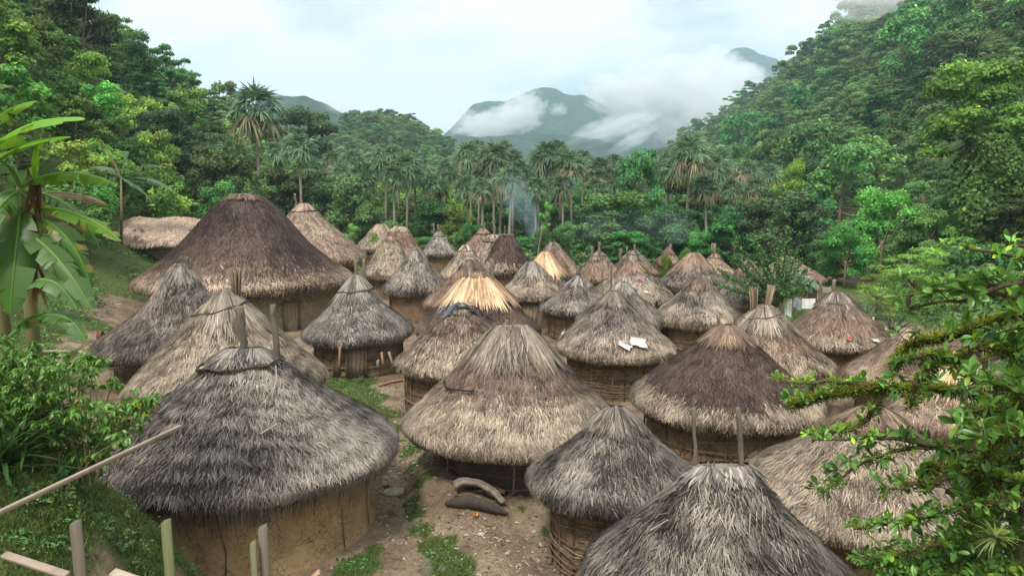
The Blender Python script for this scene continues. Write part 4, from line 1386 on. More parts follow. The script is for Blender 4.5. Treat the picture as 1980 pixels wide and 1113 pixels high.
for px, yc, D, s in sorted([(683, 318, 98, 1.0), (712, 330, 104, .9), (743, 312, 96, 1.15), (784, 332, 94, 1.1), (820, 345, 110, .9), (880, 345, 108, .9), (912, 308, 96, 1.15), (955, 312, 92, 1.2), (935, 335, 105, 1.0),
                     (992, 322, 100, 1.1), (1018, 345, 108, .95), (1058, 308, 95, 1.15), (1082, 318, 99, 1.0), (1108, 326, 92, 1.15), (1140, 340, 104, .95), (1160, 335, 98, 1.0), (1190, 350, 106, .95), (1275, 340, 104, 1.0),
                     (1330, 306, 88, 1.35), (1312, 335, 98, 1.1), (1350, 342, 100, 1.0), (1378, 332, 94, 1.1), (1398, 350, 100, .95), (1450, 352, 104, .9), (1490, 345, 108, 1.0), (965, 360, 86, .95), (905, 368, 90, .9), (1035, 372, 92, .9),
                     (640, 318, 112, .95), (600, 330, 104, .95), (535, 305, 92, .95), (1090, 365, 88, .85), (758, 350, 88, .9), (700, 362, 90, .85), (1370, 372, 86, .9), (985, 352, 80, .85), (728, 338, 100, .9), (768, 325, 108, 1.0), (800, 350, 98, .85), (895, 325, 112, 1.0), (925, 300, 104, 1.0), (970, 300, 110, 1.0), (1040, 325, 104, .95), (1072, 300, 108, 1.0), (1125, 318, 108, .95), (1178, 325, 110, .95), (1292, 322, 100, .95), (1345, 318, 106, .95), (1388, 318, 108, .9), (1438, 338, 98, .9), (862, 338, 100, .9), (836, 362, 96, .8), (1205, 335, 104, .9),
                     (1150, 372, 90, .85), (1225, 345, 112, 1.0), (850, 372, 98, .85), (930, 372, 84, .8), (1415, 372, 90, .8), (1462, 370, 92, .85), (665, 345, 94, .9), (1005, 335, 115, 1.0), (1065, 345, 118, .95)]):
    _k += 1
    palm('tall fan palm, %s from the left in the palm row behind the village' % ORD[_k - 1], px, yc - 7, D, s * .95, group=gp, col=tuple(rng.uniform(.8, 1.2) * np.array([1, 1.02, .98])))
# bare trunked ones nearer the huts
for px, y0, y1, D in [(1100, 300, 500, 74), (1058, 300, 500, 76), (953, 330, 480, 78), (1330, 320, 490, 72)]:
    pass

# ---- forest on the slopes: the trees that show largest are things, the rest one mass
pts = []
r = np.random.default_rng(99)
def try_pts(n, xr_, yr_, cond, wfun, hmul, minsp):
    x = r.uniform(*xr_, n)
    y = r.uniform(*yr_, n)
    ok = cond(x, y)
    for a, b in zip(x[ok], y[ok]):
        W = wfun(a, b)
        pts.append((a, b, W, hmul(a, b)))
inview = lambda x, y: (np.abs(x) < .80 * y + 10)
# left hill
try_pts(6200, (-150, -20), (42, 240), lambda x, y: inview(x, y) & (xleft(y) - x > 7) & (x > -150), lambda a, b: r.uniform(2.6, 5.5) * (1 + b / 260), lambda a, b: r.uniform(.8, 1.25), 3)
# right mountain
try_pts(5200, (36, 330), (50, 330), lambda x, y: inview(x, y) & (x - xright(y) > 2), lambda a, b: (r.uniform(4.5, 8.5) if r.random() < .72 else r.uniform(10, 15)) * (1 + b / 900), lambda a, b: r.uniform(.75, 1.2), 6)
try_pts(8500, (50, 420), (330, 1050), lambda x, y: (x / y > .12) & (x - xright(y) > 2) & (x - xright(y) < 200), lambda a, b: (r.uniform(7, 11) if r.random() < .7 else r.uniform(13, 20)), lambda a, b: r.uniform(.7, 1.15), 7)
# flat valley behind the palms
try_pts(1500, (-60, 60), (98, 330), lambda x, y: (x > xleft(y) - 8) & (x < xright(y) + 3), lambda a, b: r.uniform(6, 11), lambda a, b: r.uniform(.8, 1.1), 6)
# hill in the middle distance
try_pts(5200, (-240, 60), (300, 470), lambda x, y: (x > -280), lambda a, b: r.uniform(6, 13), lambda a, b: r.uniform(.7, 1.05), 6)
# right foot of the village
try_pts(700, (24, 60), (24, 100), lambda x, y: inview(x, y) & (x - xright(y) > 2) & ~((y < 66) & (x / y > .52) & (x / y < .57)), lambda a, b: r.uniform(2.5, 5), lambda a, b: r.uniform(.6, .9), 3)
pts = np.array(pts)
# thin out so that crowns do not pile up
order = r.permutation(len(pts))
cell = {}
keep = []
for i in order:
    x, y, W, hm = pts[i]
    sp = W * .46
    k = (int(x // 6), int(y // 6))
    bad = False
    R2 = int(math.ceil(sp / 6)) + 1
    for dx in range(-R2, R2 + 1):
        for dy in range(-R2, R2 + 1):
            for j in cell.get((k[0] + dx, k[1] + dy), ()):
                if math.hypot(pts[j][0] - x, pts[j][1] - y) < (sp + pts[j][2] * .46) * .62:
                    bad = True
                    break
            if bad: break
        if bad: break
    if not bad:
        cell.setdefault(k, []).append(i)
        keep.append(i)
pts = pts[keep]
# leave the view to the shed, the tall palm and the valley gap free
sz = pts[:, 2] / pts[:, 1]
o_ = np.argsort(-sz)
pts = pts[o_]
print('FOREST', len(pts))
GZs = ground_h(pts[:, 0], pts[:, 1])
NI = 250
cn = SinNoise(71, 0.03, octaves=3)
cols_ = cn(np.stack([pts[:, 0], pts[:, 1], 0 * pts[:, 0]], -1) * 1.0)
fcount = 0
for i in range(NI):
    x, y, W, hm = pts[i]
    side = 'left' if x < 0 else 'right'
    H = W * r.uniform(.75, 1.05) * hm
    v = r.uniform(.6, 1.3)
    if side == 'left':
        c = np.array([1.35, 1.38, .85]) * v if r.random() < .6 else np.array([1.0, 1.1, .75]) * v
        lab, g_ = '%s leafed tree %s in the green thicket climbing the left hillside' % ('yellowish green' if c[0] > 1.35 else ('mid green' if c[0] > .85 else 'dark green'), 'high up' if y > 75 else 'low down'), 'trees on the left hillside'
    else:
        c = np.array([.78, .98, .86]) * v
        lab, g_ = '%s leafed tree %s on the forested right mountainside' % ('light green' if v > .95 else ('mid green' if v > .78 else 'dark green'), 'far up' if y > 150 else 'low and near'), 'trees on the right mountainside'
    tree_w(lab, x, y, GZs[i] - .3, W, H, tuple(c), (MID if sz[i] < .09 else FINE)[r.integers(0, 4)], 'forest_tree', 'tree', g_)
# the rest: instances over one point cloud
def instancer(name, P, S, rot, protos, idx, label=None):
    col = bpy.data.collections.new(name + '_source')
    for k, (me, clr) in enumerate(protos):
        o = bpy.data.objects.new('source_%02d' % k, me)
        o.color = (*clr, 1)
        col.objects.link(o)
    me = bpy.data.meshes.new(name)
    me.vertices.add(len(P))
    me.vertices.foreach_set('co', np.asarray(P, np.float32).ravel())
    a = me.attributes.new('scl', 'FLOAT_VECTOR', 'POINT'); a.data.foreach_set('vector', np.asarray(S, np.float32).ravel())
    a = me.attributes.new('rz', 'FLOAT', 'POINT'); a.data.foreach_set('value', np.asarray(rot, np.float32))
    a = me.attributes.new('pick', 'INT', 'POINT'); a.data.foreach_set('value', np.asarray(idx, np.int32))
    o = bpy.data.objects.new(name, me)
    COL.objects.link(o)
    g = bpy.data.node_groups.new(name, 'GeometryNodeTree')
    g.interface.new_socket('Geometry', in_out='INPUT', socket_type='NodeSocketGeometry')
    g.interface.new_socket('Geometry', in_out='OUTPUT', socket_type='NodeSocketGeometry')
    n_in = g.nodes.new('NodeGroupInput'); n_out = g.nodes.new('NodeGroupOutput')
    ip = g.nodes.new('GeometryNodeInstanceOnPoints')
    ci = g.nodes.new('GeometryNodeCollectionInfo')
    ci.inputs['Collection'].default_value = col
    ci.inputs['Separate Children'].default_value = True
    ci.inputs['Reset Children'].default_value = True
    def attr(nm, ty):
        q_ = g.nodes.new('GeometryNodeInputNamedAttribute'); q_.data_type = ty; q_.inputs['Name'].default_value = nm
        return q_.outputs['Attribute']
    g.links.new(n_in.outputs[0], ip.inputs['Points'])
    g.links.new(ci.outputs[0], ip.inputs['Instance'])
    ip.inputs['Pick Instance'].default_value = True
    g.links.new(attr('pick', 'INT'), ip.inputs['Instance Index'])
    cx_ = g.nodes.new('ShaderNodeCombineXYZ')
    g.links.new(attr('rz', 'FLOAT'), cx_.inputs['Z'])
    g.links.new(cx_.outputs[0], ip.inputs['Rotation'])
    g.links.new(attr('scl', 'FLOAT_VECTOR'), ip.inputs['Scale'])
    g.links.new(ip.outputs[0], n_out.inputs[0])
    md = o.modifiers.new('scatter', 'NODES'); md.node_group = g
    o['kind'] = 'stuff'
    if label:
        o['label'] = label
    return o
q = pts[NI:]
nq = len(q)
cl = np.clip(((cols_[NI:] + .6 * r.normal(size=nq)) * 1.8 + 1.9), 0, 4.99).astype(int)
far_pr = []
hues = [(.42, .60, .62), (.58, .76, .72), (.75, .94, .80), (1.1, 1.18, .82), (1.7, 1.5, .8)]
for h_ in hues:
    for k in range(5):
        far_pr.append((MID[k][0], h_))
left = q[:, 0] < -20
cl = np.where(left & (q[:, 1] < 250), np.clip(cl + 2, 1, 4), cl)
idx = cl * 5 + r.integers(0, 5, nq)
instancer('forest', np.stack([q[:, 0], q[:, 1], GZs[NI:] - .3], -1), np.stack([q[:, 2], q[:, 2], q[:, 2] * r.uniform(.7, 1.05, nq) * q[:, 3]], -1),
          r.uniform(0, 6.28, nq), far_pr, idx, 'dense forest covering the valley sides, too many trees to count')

# bushes: a row closing the back of the village, and low scrub round its edge
def clump(seed, n=110, size=.10, spread=.5, tall=.6, asp=.5):
    r_ = np.random.default_rng(seed)
    mb = MB()
    d = unit(r_.normal(size=(n, 3)))
    d[:, 2] = np.abs(d[:, 2])
    P = d * (r_.uniform(.3, 1, n) ** .5)[:, None] * np.array([spread, spread, tall])
    P += .12 * np.sin(P * 9 + seed)
    leafquads(mb, P, unit(d + np.array([0, 0, .8]) + .5 * r_.normal(size=(n, 3))), size * r_.uniform(.5, 1.5, n), asp, leafcol(r_, n, np.clip(1 + .3 * r_.normal(size=n), .4, 2), .05), r_)
    return mb.build('clump', M_leaf, link=False).data
CL = [clump(1), clump(2, 150, .08), clump(3, 90, .14, .6, .45), clump(4, 60, .22, .5, .8, .4)]
n = 30000
x = r.uniform(-75, 75, n); y = r.uniform(6, 112, n)
d1 = xleft(y) - x; d2 = x - xright(y)
w_ = smooth(.5, 4, d1) * np.where(y < 60, .9, .8) + smooth(-2, 3, d2) + smooth(66, 74, y)
px_ = 990 + FPX * x / y
shed_free = ~((x > -36) & (x < -21) & (y > 40) & (y < 60))
patch_ = SinNoise(5, .18, octaves=2)(np.stack([x, y, 0 * x], -1))
ok = (r.random(n) < w_) & (np.abs(x) < .8 * y + 3) & (shed_free | (r.random(n) < .40)) & ((patch_ > -.45) | (d1 > 6) | (d2 > 4))
ok &= ~((np.hypot((x + 21.0) / 2.0, (y - 38) / 4.5) < 1) & (r.random(n) < .93))
ok &= ~((np.hypot((x + 17.5) / 1.4, (y - 29) / 3.0) < 1) & (r.random(n) < .8))
x, y = x[ok], y[ok]
for h in HUTS:
    pass
s = r.uniform(.5, 1.3, len(x)) * (1 + y / 60) * np.where((x > -36) & (x < -19) & (y > 26) & (y < 60), .55, 1)
instancer('undergrowth', np.stack([x, y, ground_h(x, y) - .05], -1), np.stack([s, s, s * r.uniform(.6, 1.1, len(x))], -1), r.uniform(0, 6.28, len(x)),
          [(m_, c_) for c_ in [(.75, 1.0, .75), (1.1, 1.3, .8), (.6, .8, .7)] for m_ in CL], r.integers(0, 12, len(x)), 'low leafy undergrowth around the village and up the slopes')
gsh = 'bushes along the back of the village'
k = 0
for px in range(610, 1660, 26):
    D = rng.uniform(70, 82)
    p = at(px + rng.uniform(-10, 10), 400, D)
    wp_ = rng.uniform(3.0, 5.5)
    if any(math.hypot(p[0] - h[0], D - h[1]) < h[2] + wp_ * .5 for h in HUTS):
        continue
    k += 1
    tree_w('leafy bush at the back of the village, %s from the left in the hedge' % ORD[k - 1], p[0], D, gz(p[0], D), wp_, rng.uniform(2.2, 4.6), tuple(rng.uniform(.65, 1.15) * np.array([.85, 1.1, .85])), FINE[rng.integers(0, 4)], 'shrub', 'shrub', gsh)

# ---- small weeds through the grass
n = 26000
y = 8.5 + 50 * r.random(n) ** 1.6; x = r.uniform(-1, 1, n) * .78 * y
w_ = grass_w(x, y)
ok = (r.random(n) < (w_ - .35) * .9) & (x > -40) & (x < 26)
for h in HUTS:
    ok &= np.hypot(x - h[0], y - h[1]) > h[2] * .86
x, y = x[ok], y[ok]
s = r.uniform(.10, .34, len(x)) * (.7 + y / 40) * (1 + .5 * (r.random(len(x)) < .12))
instancer('weeds', np.stack([x, y, ground_h(x, y) - .01], -1), np.stack([s, s, s * r.uniform(.5, 1.0, len(x))], -1), r.uniform(0, 6.28, len(x)),
          [(m_, c_) for c_ in [(.75, 1.0, .6), (1.2, 1.35, .7), (.55, .75, .55)] for m_ in CL], r.integers(0, 12, len(x)), 'small leafy weeds growing through the grass')
# ---- grass tufts
def grass_mesh():
    r_ = np.random.default_rng(8)
    mb = MB()
    n = 260000
    y = 8 + 34 * r_.random(n) ** 1.5
    x = r_.uniform(-1, 1, n) * (.8 * y)
    w_ = grass_w(x, y)
    ok = (r_.random(n) < (w_ - .25) * 1.2) & (x > -24) & (x < 20)
    for h in HUTS[:12]:
        ok &= np.hypot(x - h[0], y - h[1]) > h[2] * .84
    x, y = x[ok], y[ok]
    n = len(x)
    m = 5
    X = np.repeat(x, m) + r_.normal(size=n * m) * .03
    Y = np.repeat(y, m) + r_.normal(size=n * m) * .03
    Z = np.repeat(ground_h(x, y), m) - .01
    T = unit(np.stack([r_.normal(size=n * m) * .55, r_.normal(size=n * m) * .55, np.ones(n * m)], -1))
    Nn = unit(np.cross(T, r_.normal(size=(n * m, 3))))
    tone = np.clip(1.15 + .35 * r_.normal(size=n * m), .4, 2.4)
    col = np.array([.11, .17, .045]) * tone[:, None]
    Ln = r_.uniform(.03, .11, n * m)
    Ln[r_.random(n * m) < .04] *= 2.2
    mb.strips(np.stack([X, Y, Z], -1), T, Nn, Ln, .016, .05, .4, 1, np.clip(col, .01, .5), .1)
    print('GRASS', n)
    o = mb.build('grass', M_grass)
    o['kind'] = 'stuff'
    o['label'] = 'short green grass and weeds on the banks beside the paths'
grass_mesh()
# ------------------------------------------------------------------ leaves with a real blade
def blades(mb, P, A, Nn, Ln, Wd, fold=.25, curl=.25, col=(.06, .12, .03), shape=(.05, .55, 1.0, .8, .04), st=(0, .25, .6, .86, 1.0)):
    n = len(P)
    A = unit(A)
    B = unit(np.cross(Nn, A))
    Nn = unit(np.cross(A, B))
    Ln = np.broadcast_to(Ln, (n,))[:, None]
    Wd = np.broadcast_to(Wd, (n,))[:, None]
    rows = []
    for s, t in zip(shape, st):
        c = P + A * Ln * t - Nn * Ln * curl * t * t
        up = Nn * Wd * fold * s
        rows += [c - B * Wd * .5 * s + up, c, c + B * Wd * .5 * s + up]
    V = np.stack(rows, 1)
    m = 3 * len(st)
    base = np.arange(n)[:, None] * m
    F = []
    for k in range(len(st) - 1):
        o = 3 * k
        F.append(base + np.array([o, o + 1, o + 4, o + 3]))
        F.append(base + np.array([o + 1, o + 2, o + 5, o + 4]))
    C = np.asarray(col)
    if C.ndim == 2:
        C = np.repeat(C, m, 0)
    mb.add(V.reshape(-1, 3), np.concatenate(F), C)
def polyline(pts, n):
    P = np.array(pts)
    d = np.concatenate([[0], np.cumsum(np.linalg.norm(np.diff(P, axis=0), axis=1))])
    t = np.linspace(0, d[-1], n)
    Q = np.stack([np.interp(t, d, P[:, i]) for i in range(3)], 1)
    k = max(3, n // 8) | 1
    W = np.ones(k) / k
    return np.stack([np.convolve(np.pad(Q[:, i], k // 2, 'edge'), W, 'valid') for i in range(3)], 1)

# ---- big shrub tree at the right, close to the camera
def near_tree():
    r = np.random.default_rng(21)
    base = np.array([4.3, 4.6, gz(4.3, 4.6)])
    root = thing('branching_shrub', 'glossy leafed tree at the lower right whose mossy branches reach across the pale hut', 'tree', tuple(base))
    wb, mb, lb, eb = MB(), MB(), MB(), MB()
    hub = np.array([3.7, 4.6, 4.6])
    wb.tube(polyline([base - np.array([0, 0, .3]), base * .5 + hub * .5 + np.array([.15, 0, 0]), hub, hub + np.array([.1, .1, 2.6])], 14) - base, np.linspace(.13, .05, 14), 8, (.12, .10, .07))
    def leaves_at(P, ax, k, L0, tone, spread=.9):
        n = k
        a = r.uniform(0, 6.28, n)
        u = unit(np.cross(ax, [0.1, 0.2, 1.0]))
        v = np.cross(ax, u)
        A = unit(ax * r.uniform(.1, .9, n)[:, None] + spread * (np.cos(a)[:, None] * u + np.sin(a)[:, None] * v) + np.array([0, 0, .15]))
        Nn = unit(np.array([0, 0, 1.0]) + .55 * r.normal(size=(n, 3)) + ax * .2)
        tt = np.clip(tone * (1 + .28 * r.normal(size=n)), .35, 2.4)
        c = np.array([.13, .30, .055]) * tt[:, None]
        y = r.random(n) < (.10 + .25 * (tone > 1.5))
        c[y] *= np.array([2.0, 1.5, .6])
        L_ = L0 * r.uniform(.55, 1.25, n)
        blades(lb, P + .01 * r.normal(size=(n, 3)), A, Nn, L_, L_ * r.uniform(.36, .48, n), r.uniform(.1, .3), .22, c)
    # each bough: pixel track with distance, moss amount, leaf size, tone, leaf density per metre
    B = [
        ([(2080, 800, 4.7), (1930, 770, 4.7), (1820, 752, 4.8), (1700, 745, 4.9), (1600, 762, 5.0), (1510, 790, 5.1)], 1.0, .085, 1.0, 95),
        ([(1700, 745, 4.9), (1600, 738, 5.0), (1490, 738, 5.1)], .1, .060, 1.5, 90),
        ([(2080, 900, 4.4), (1950, 880, 4.4), (1830, 862, 4.5), (1740, 866, 4.6), (1660, 895, 4.7), (1580, 960, 4.8)], .12, .090, .75, 120),
        ([(1830, 862, 4.5), (1720, 845, 4.6), (1640, 848, 4.7), (1560, 846, 4.8)], 0, .060, 1.4, 100),
        ([(2080, 600, 4.3), (1960, 610, 4.3), (1880, 640, 4.4), (1800, 655, 4.5), (1755, 665, 4.6), (1728, 715, 4.6)], .9, .10, .9, 60),
        ([(2080, 560, 4.1), (1960, 575, 4.1), (1880, 560, 4.1), (1800, 560, 4.2), (1740, 575, 4.3)], 0, .115, .8, 90),
        ([(2080, 540, 4.0), (1960, 545, 4.0), (1870, 575, 4.1), (1800, 590, 4.2), (1750, 600, 4.3)], 0, .115, .95, 80),
        ([(2080, 500, 4.3), (1970, 500, 4.3), (1900, 482, 4.4), (1825, 466, 4.5)], 0, .075, 1.9, 85),
        ([(2080, 470, 4.2), (2000, 480, 4.2), (1930, 468, 4.3)], 0, .08, 1.7, 90),
        ([(2080, 700, 4.0), (1980, 690, 4.0), (1900, 668, 4.1), (1850, 690, 4.2), (1800, 705, 4.3)], .5, .10, .9, 110),
        ([(2080, 770, 4.0), (1980, 760, 4.0), (1900, 740, 4.0), (1850, 720, 4.1)], .3, .11, .75, 120),
        ([(2080, 960, 4.1), (1960, 930, 4.2), (1870, 905, 4.3), (1800, 898, 4.4), (1788, 960, 4.5)], .9, .085, .9, 90),
        ([(2080, 1000, 4.0), (1950, 960, 4.0), (1850, 985, 4.2), (1780, 1005, 4.4), (1720, 1015, 4.6), (1640, 1022, 4.7)], .15, .075, 1.15, 130),
        ([(2080, 1050, 4.2), (1930, 1040, 4.2), (1820, 1050, 4.3), (1750, 1070, 4.4), (1660, 1100, 4.6)], .2, .085, .85, 150),
        ([(2080, 1110, 4.2), (1930, 1110, 4.2), (1800, 1120, 4.3), (1720, 1140, 4.4)], .1, .095, .9, 160),
        ([(2080, 850, 3.8), (1980, 840, 3.8), (1900, 820, 3.9), (1850, 850, 4.0)], .4, .11, .8, 140),
        ([(2080, 650, 3.9), (2000, 630, 3.9), (1940, 640, 4.0)], .2, .12, .8, 110),
        ([(1960, 930, 4.2), (1900, 980, 4.2), (1850, 1060, 4.3)], .5, .08, .8, 120),
        ([(1980, 760, 4.1), (1940, 830, 4.1), (1900, 900, 4.2), (1890, 960, 4.3)], .8, .08, .7, 120),
        ([(1870, 905, 4.3), (1820, 930, 4.3), (1760, 940, 4.4), (1700, 955, 4.5)], .2, .085, .9, 120),
        ([(1800, 705, 4.3), (1770, 740, 4.3), (1760, 790, 4.4)], .4, .07, 1.1, 80),
        ([(1700, 745, 4.9), (1690, 790, 4.9), (1665, 825, 5.0), (1570, 840, 5.0)], .3, .065, .9, 90),
        ([(1850, 690, 4.2), (1790, 685, 4.3), (1750, 700, 4.4)], .4, .075, 1.1, 90),
        ([(2080, 700, 4.4), (1990, 740, 4.4), (1940, 790, 4.4), (1860, 800, 4.4)], .3, .09, 1.4, 120),
    ]
    for track, moss, L0, tone, dens in B:
        P = polyline([at(*t) for t in track], 30) - base
        ln = np.linalg.norm(np.diff(P, axis=0), axis=1).sum()
        P = P + .012 * r.normal(size=P.shape)
        P = polyline(P, 40)
        wb.tube(P, np.linspace(.024 + .008 * moss, .006, 40), 6, (.10, .085, .05), wob=.1)
        T = unit(np.gradient(P, axis=0))
        k = int(dens * ln / 4.6)
        for j in range(k):
            t = (j + r.random()) / k
            i = min(int(t * 39), 38)
            p, ax = P[i], T[i]
            side = unit(np.cross(ax, [0, 0, 1.0]) * r.normal() + np.array([0, 0, r.uniform(-.3, 1.0)]))
            tl = r.uniform(.02, .11) * (.6 + .6 * (L0 > .08))
            tip = p + unit(side + ax * r.uniform(.2, 1.2)) * tl
            wb.tube([p, tip], [.005, .003], 4, (.14, .13, .06), cap=False)
            leaves_at(tip, unit(tip - p), int(r.integers(6, 11)), L0 * .86, tone * r.uniform(.75, 1.25))
        if moss:
            n = int(3200 * moss * ln)
            i = r.integers(0, 39, n)
            f = r.random(n)[:, None]
            Q = P[i] * (1 - f) + P[i + 1] * f
            d = unit(r.normal(size=(n, 3)) - T[i] * .3 + np.array([0, 0, .1]))
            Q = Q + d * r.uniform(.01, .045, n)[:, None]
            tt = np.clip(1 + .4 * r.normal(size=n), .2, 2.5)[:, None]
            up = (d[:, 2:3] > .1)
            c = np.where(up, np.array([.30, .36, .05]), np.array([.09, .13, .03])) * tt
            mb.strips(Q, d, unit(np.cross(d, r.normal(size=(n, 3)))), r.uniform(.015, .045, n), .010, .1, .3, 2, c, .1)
    # inner mass of leaves filling the right edge
    n = 1500
    for j in range(n):
        px, py = r.uniform(1835, 2120), r.uniform(640, 1180)
        if px < 1840 + 125 * max(0, 1 - (py - 640) / 420) + 30 * math.sin(py / 22):
            continue
        D = r.uniform(4.6, 6.0)
        p = at(px, py, D) - base
        leaves_at(p, unit(r.normal(size=3) + np.array([-.5, -.5, .4])), int(r.integers(7, 11)), .085, r.uniform(.4, 1.0))
    n = 800
    for j in range(n):
        px, py = r.uniform(1660, 1900), r.uniform(1000, 1200)
        if (py - 1000) < (1880 - px) * .62 + 12 * math.sin(px / 14):
            continue
        p = at(px, py, r.uniform(4.4, 5.4)) - base
        leaves_at(p, unit(r.normal(size=3) + np.array([-.5, -.5, .4])), int(r.integers(6, 10)), .075, r.uniform(.5, 1.0))
    wb.build('branches', M_bark, root, smooth_=True)
    lb.build('leaves', M_gloss, root, smooth_=True)
    mb.build('moss', M_grass, root)
    # air plants sitting on the boughs
    for px, py, D in [(1925, 1040, 4.0), (1860, 745, 4.4)]:
        p = at(px, py, D)
        e = thing('air_plant', 'spiky pale green air plant %s' % ('low among the dark leaves in the lower right corner' if py > 900 else 'on the mossy bough near the golden frond cap'), 'air plant', tuple(p))
        q = MB()
        m = 30
        A = unit(r.normal(size=(m, 3)) + np.array([0, -.3, .35]))
        blades(q, np.zeros((m, 3)), A, unit(np.cross(A, np.cross([0, 0, 1.0], A)) + 1e-3), r.uniform(.09, .17, m), .012, .2, .5, np.array([.22, .30, .10]) * r.uniform(.7, 1.3, (m, 1)), (1, 1, .8, .5, .05))
        q.build('leaves', M_gloss, e)
near_tree()

# ---- banana plants
def banana_leaf(mb, b, c, t, W, tear, r, col, brown=0.0, upn=None, ns=30):
    """b, c, t = base, control and tip point of the midrib"""
    b, c, t = map(np.asarray, (b, c, t))
    tear = min(.9, tear * 1.3 + .06)
    u = np.linspace(0, 1, ns)[:, None]
    P = (1 - u) ** 2 * b + 2 * u * (1 - u) * c + u ** 2 * t
    T = unit(np.gradient(P, axis=0))
    up = np.array([0, 0, 1.0]) if upn is None else np.asarray(upn, float)
    Sd = unit(np.cross(T, up))
    Nn = unit(np.cross(Sd, T))
    uu = u[:, 0]
    w = W * .5 * np.clip(np.sin(np.pi * np.clip((uu - .06) / .94, 0, 1) ** .85), 0, 1) ** .55
    mb.tube(P, np.interp(uu, [0, 1], [.035, .008]), 5, col * 1.5 + np.array([.05, .06, .01]), cap=False)
    for s in (-1, 1):
        i = 1
        while i < ns - 1:
            g = int(r.integers(1, 3)) if r.random() < tear else int(r.integers(3, 8))
            j = min(i + g, ns - 1)
            dr = r.uniform(.02, .30) + (r.uniform(0, 1.0) if r.random() < tear else 0)
            cut = r.uniform(.75, 1.0) if r.random() < tear else 1.0
            idx = np.arange(i, j + 1)
            if r.random() < tear and len(idx) > 1:
                sh = .10
            else:
                sh = 0
            q = []
            for k_, f in enumerate((0.0, .5, 1.0)):
                wob = (w[idx] * cut)[:, None] * f
                ang = dr * f
                O = P[idx] + Sd[idx] * s * wob * math.cos(ang) + Nn[idx] * (wob * (.10 * (1 - f) - math.sin(ang) * f)) + T[idx] * wob * .25
                if sh:
                    mid = O.mean(0)
                    O = O + (mid - O) * sh * f
                q.append(O)
            m = len(idx)
            V = np.concatenate(q)
            F = []
            for a in range(2):
                for k_ in range(m - 1):
                    F.append((a * m + k_, a * m + k_ + 1, (a + 1) * m + k_ + 1, (a + 1) * m + k_))
            cc = np.tile(col * r.uniform(.85, 1.15), (3 * m, 1))
            if brown and r.random() < brown:
                cc[2 * m:] = np.array([.30, .20, .07])
                if r.random() < .4:
                    cc[m:2 * m] = np.array([.34, .30, .06])
            mb.add(V, np.array(F), cc)
            i = j
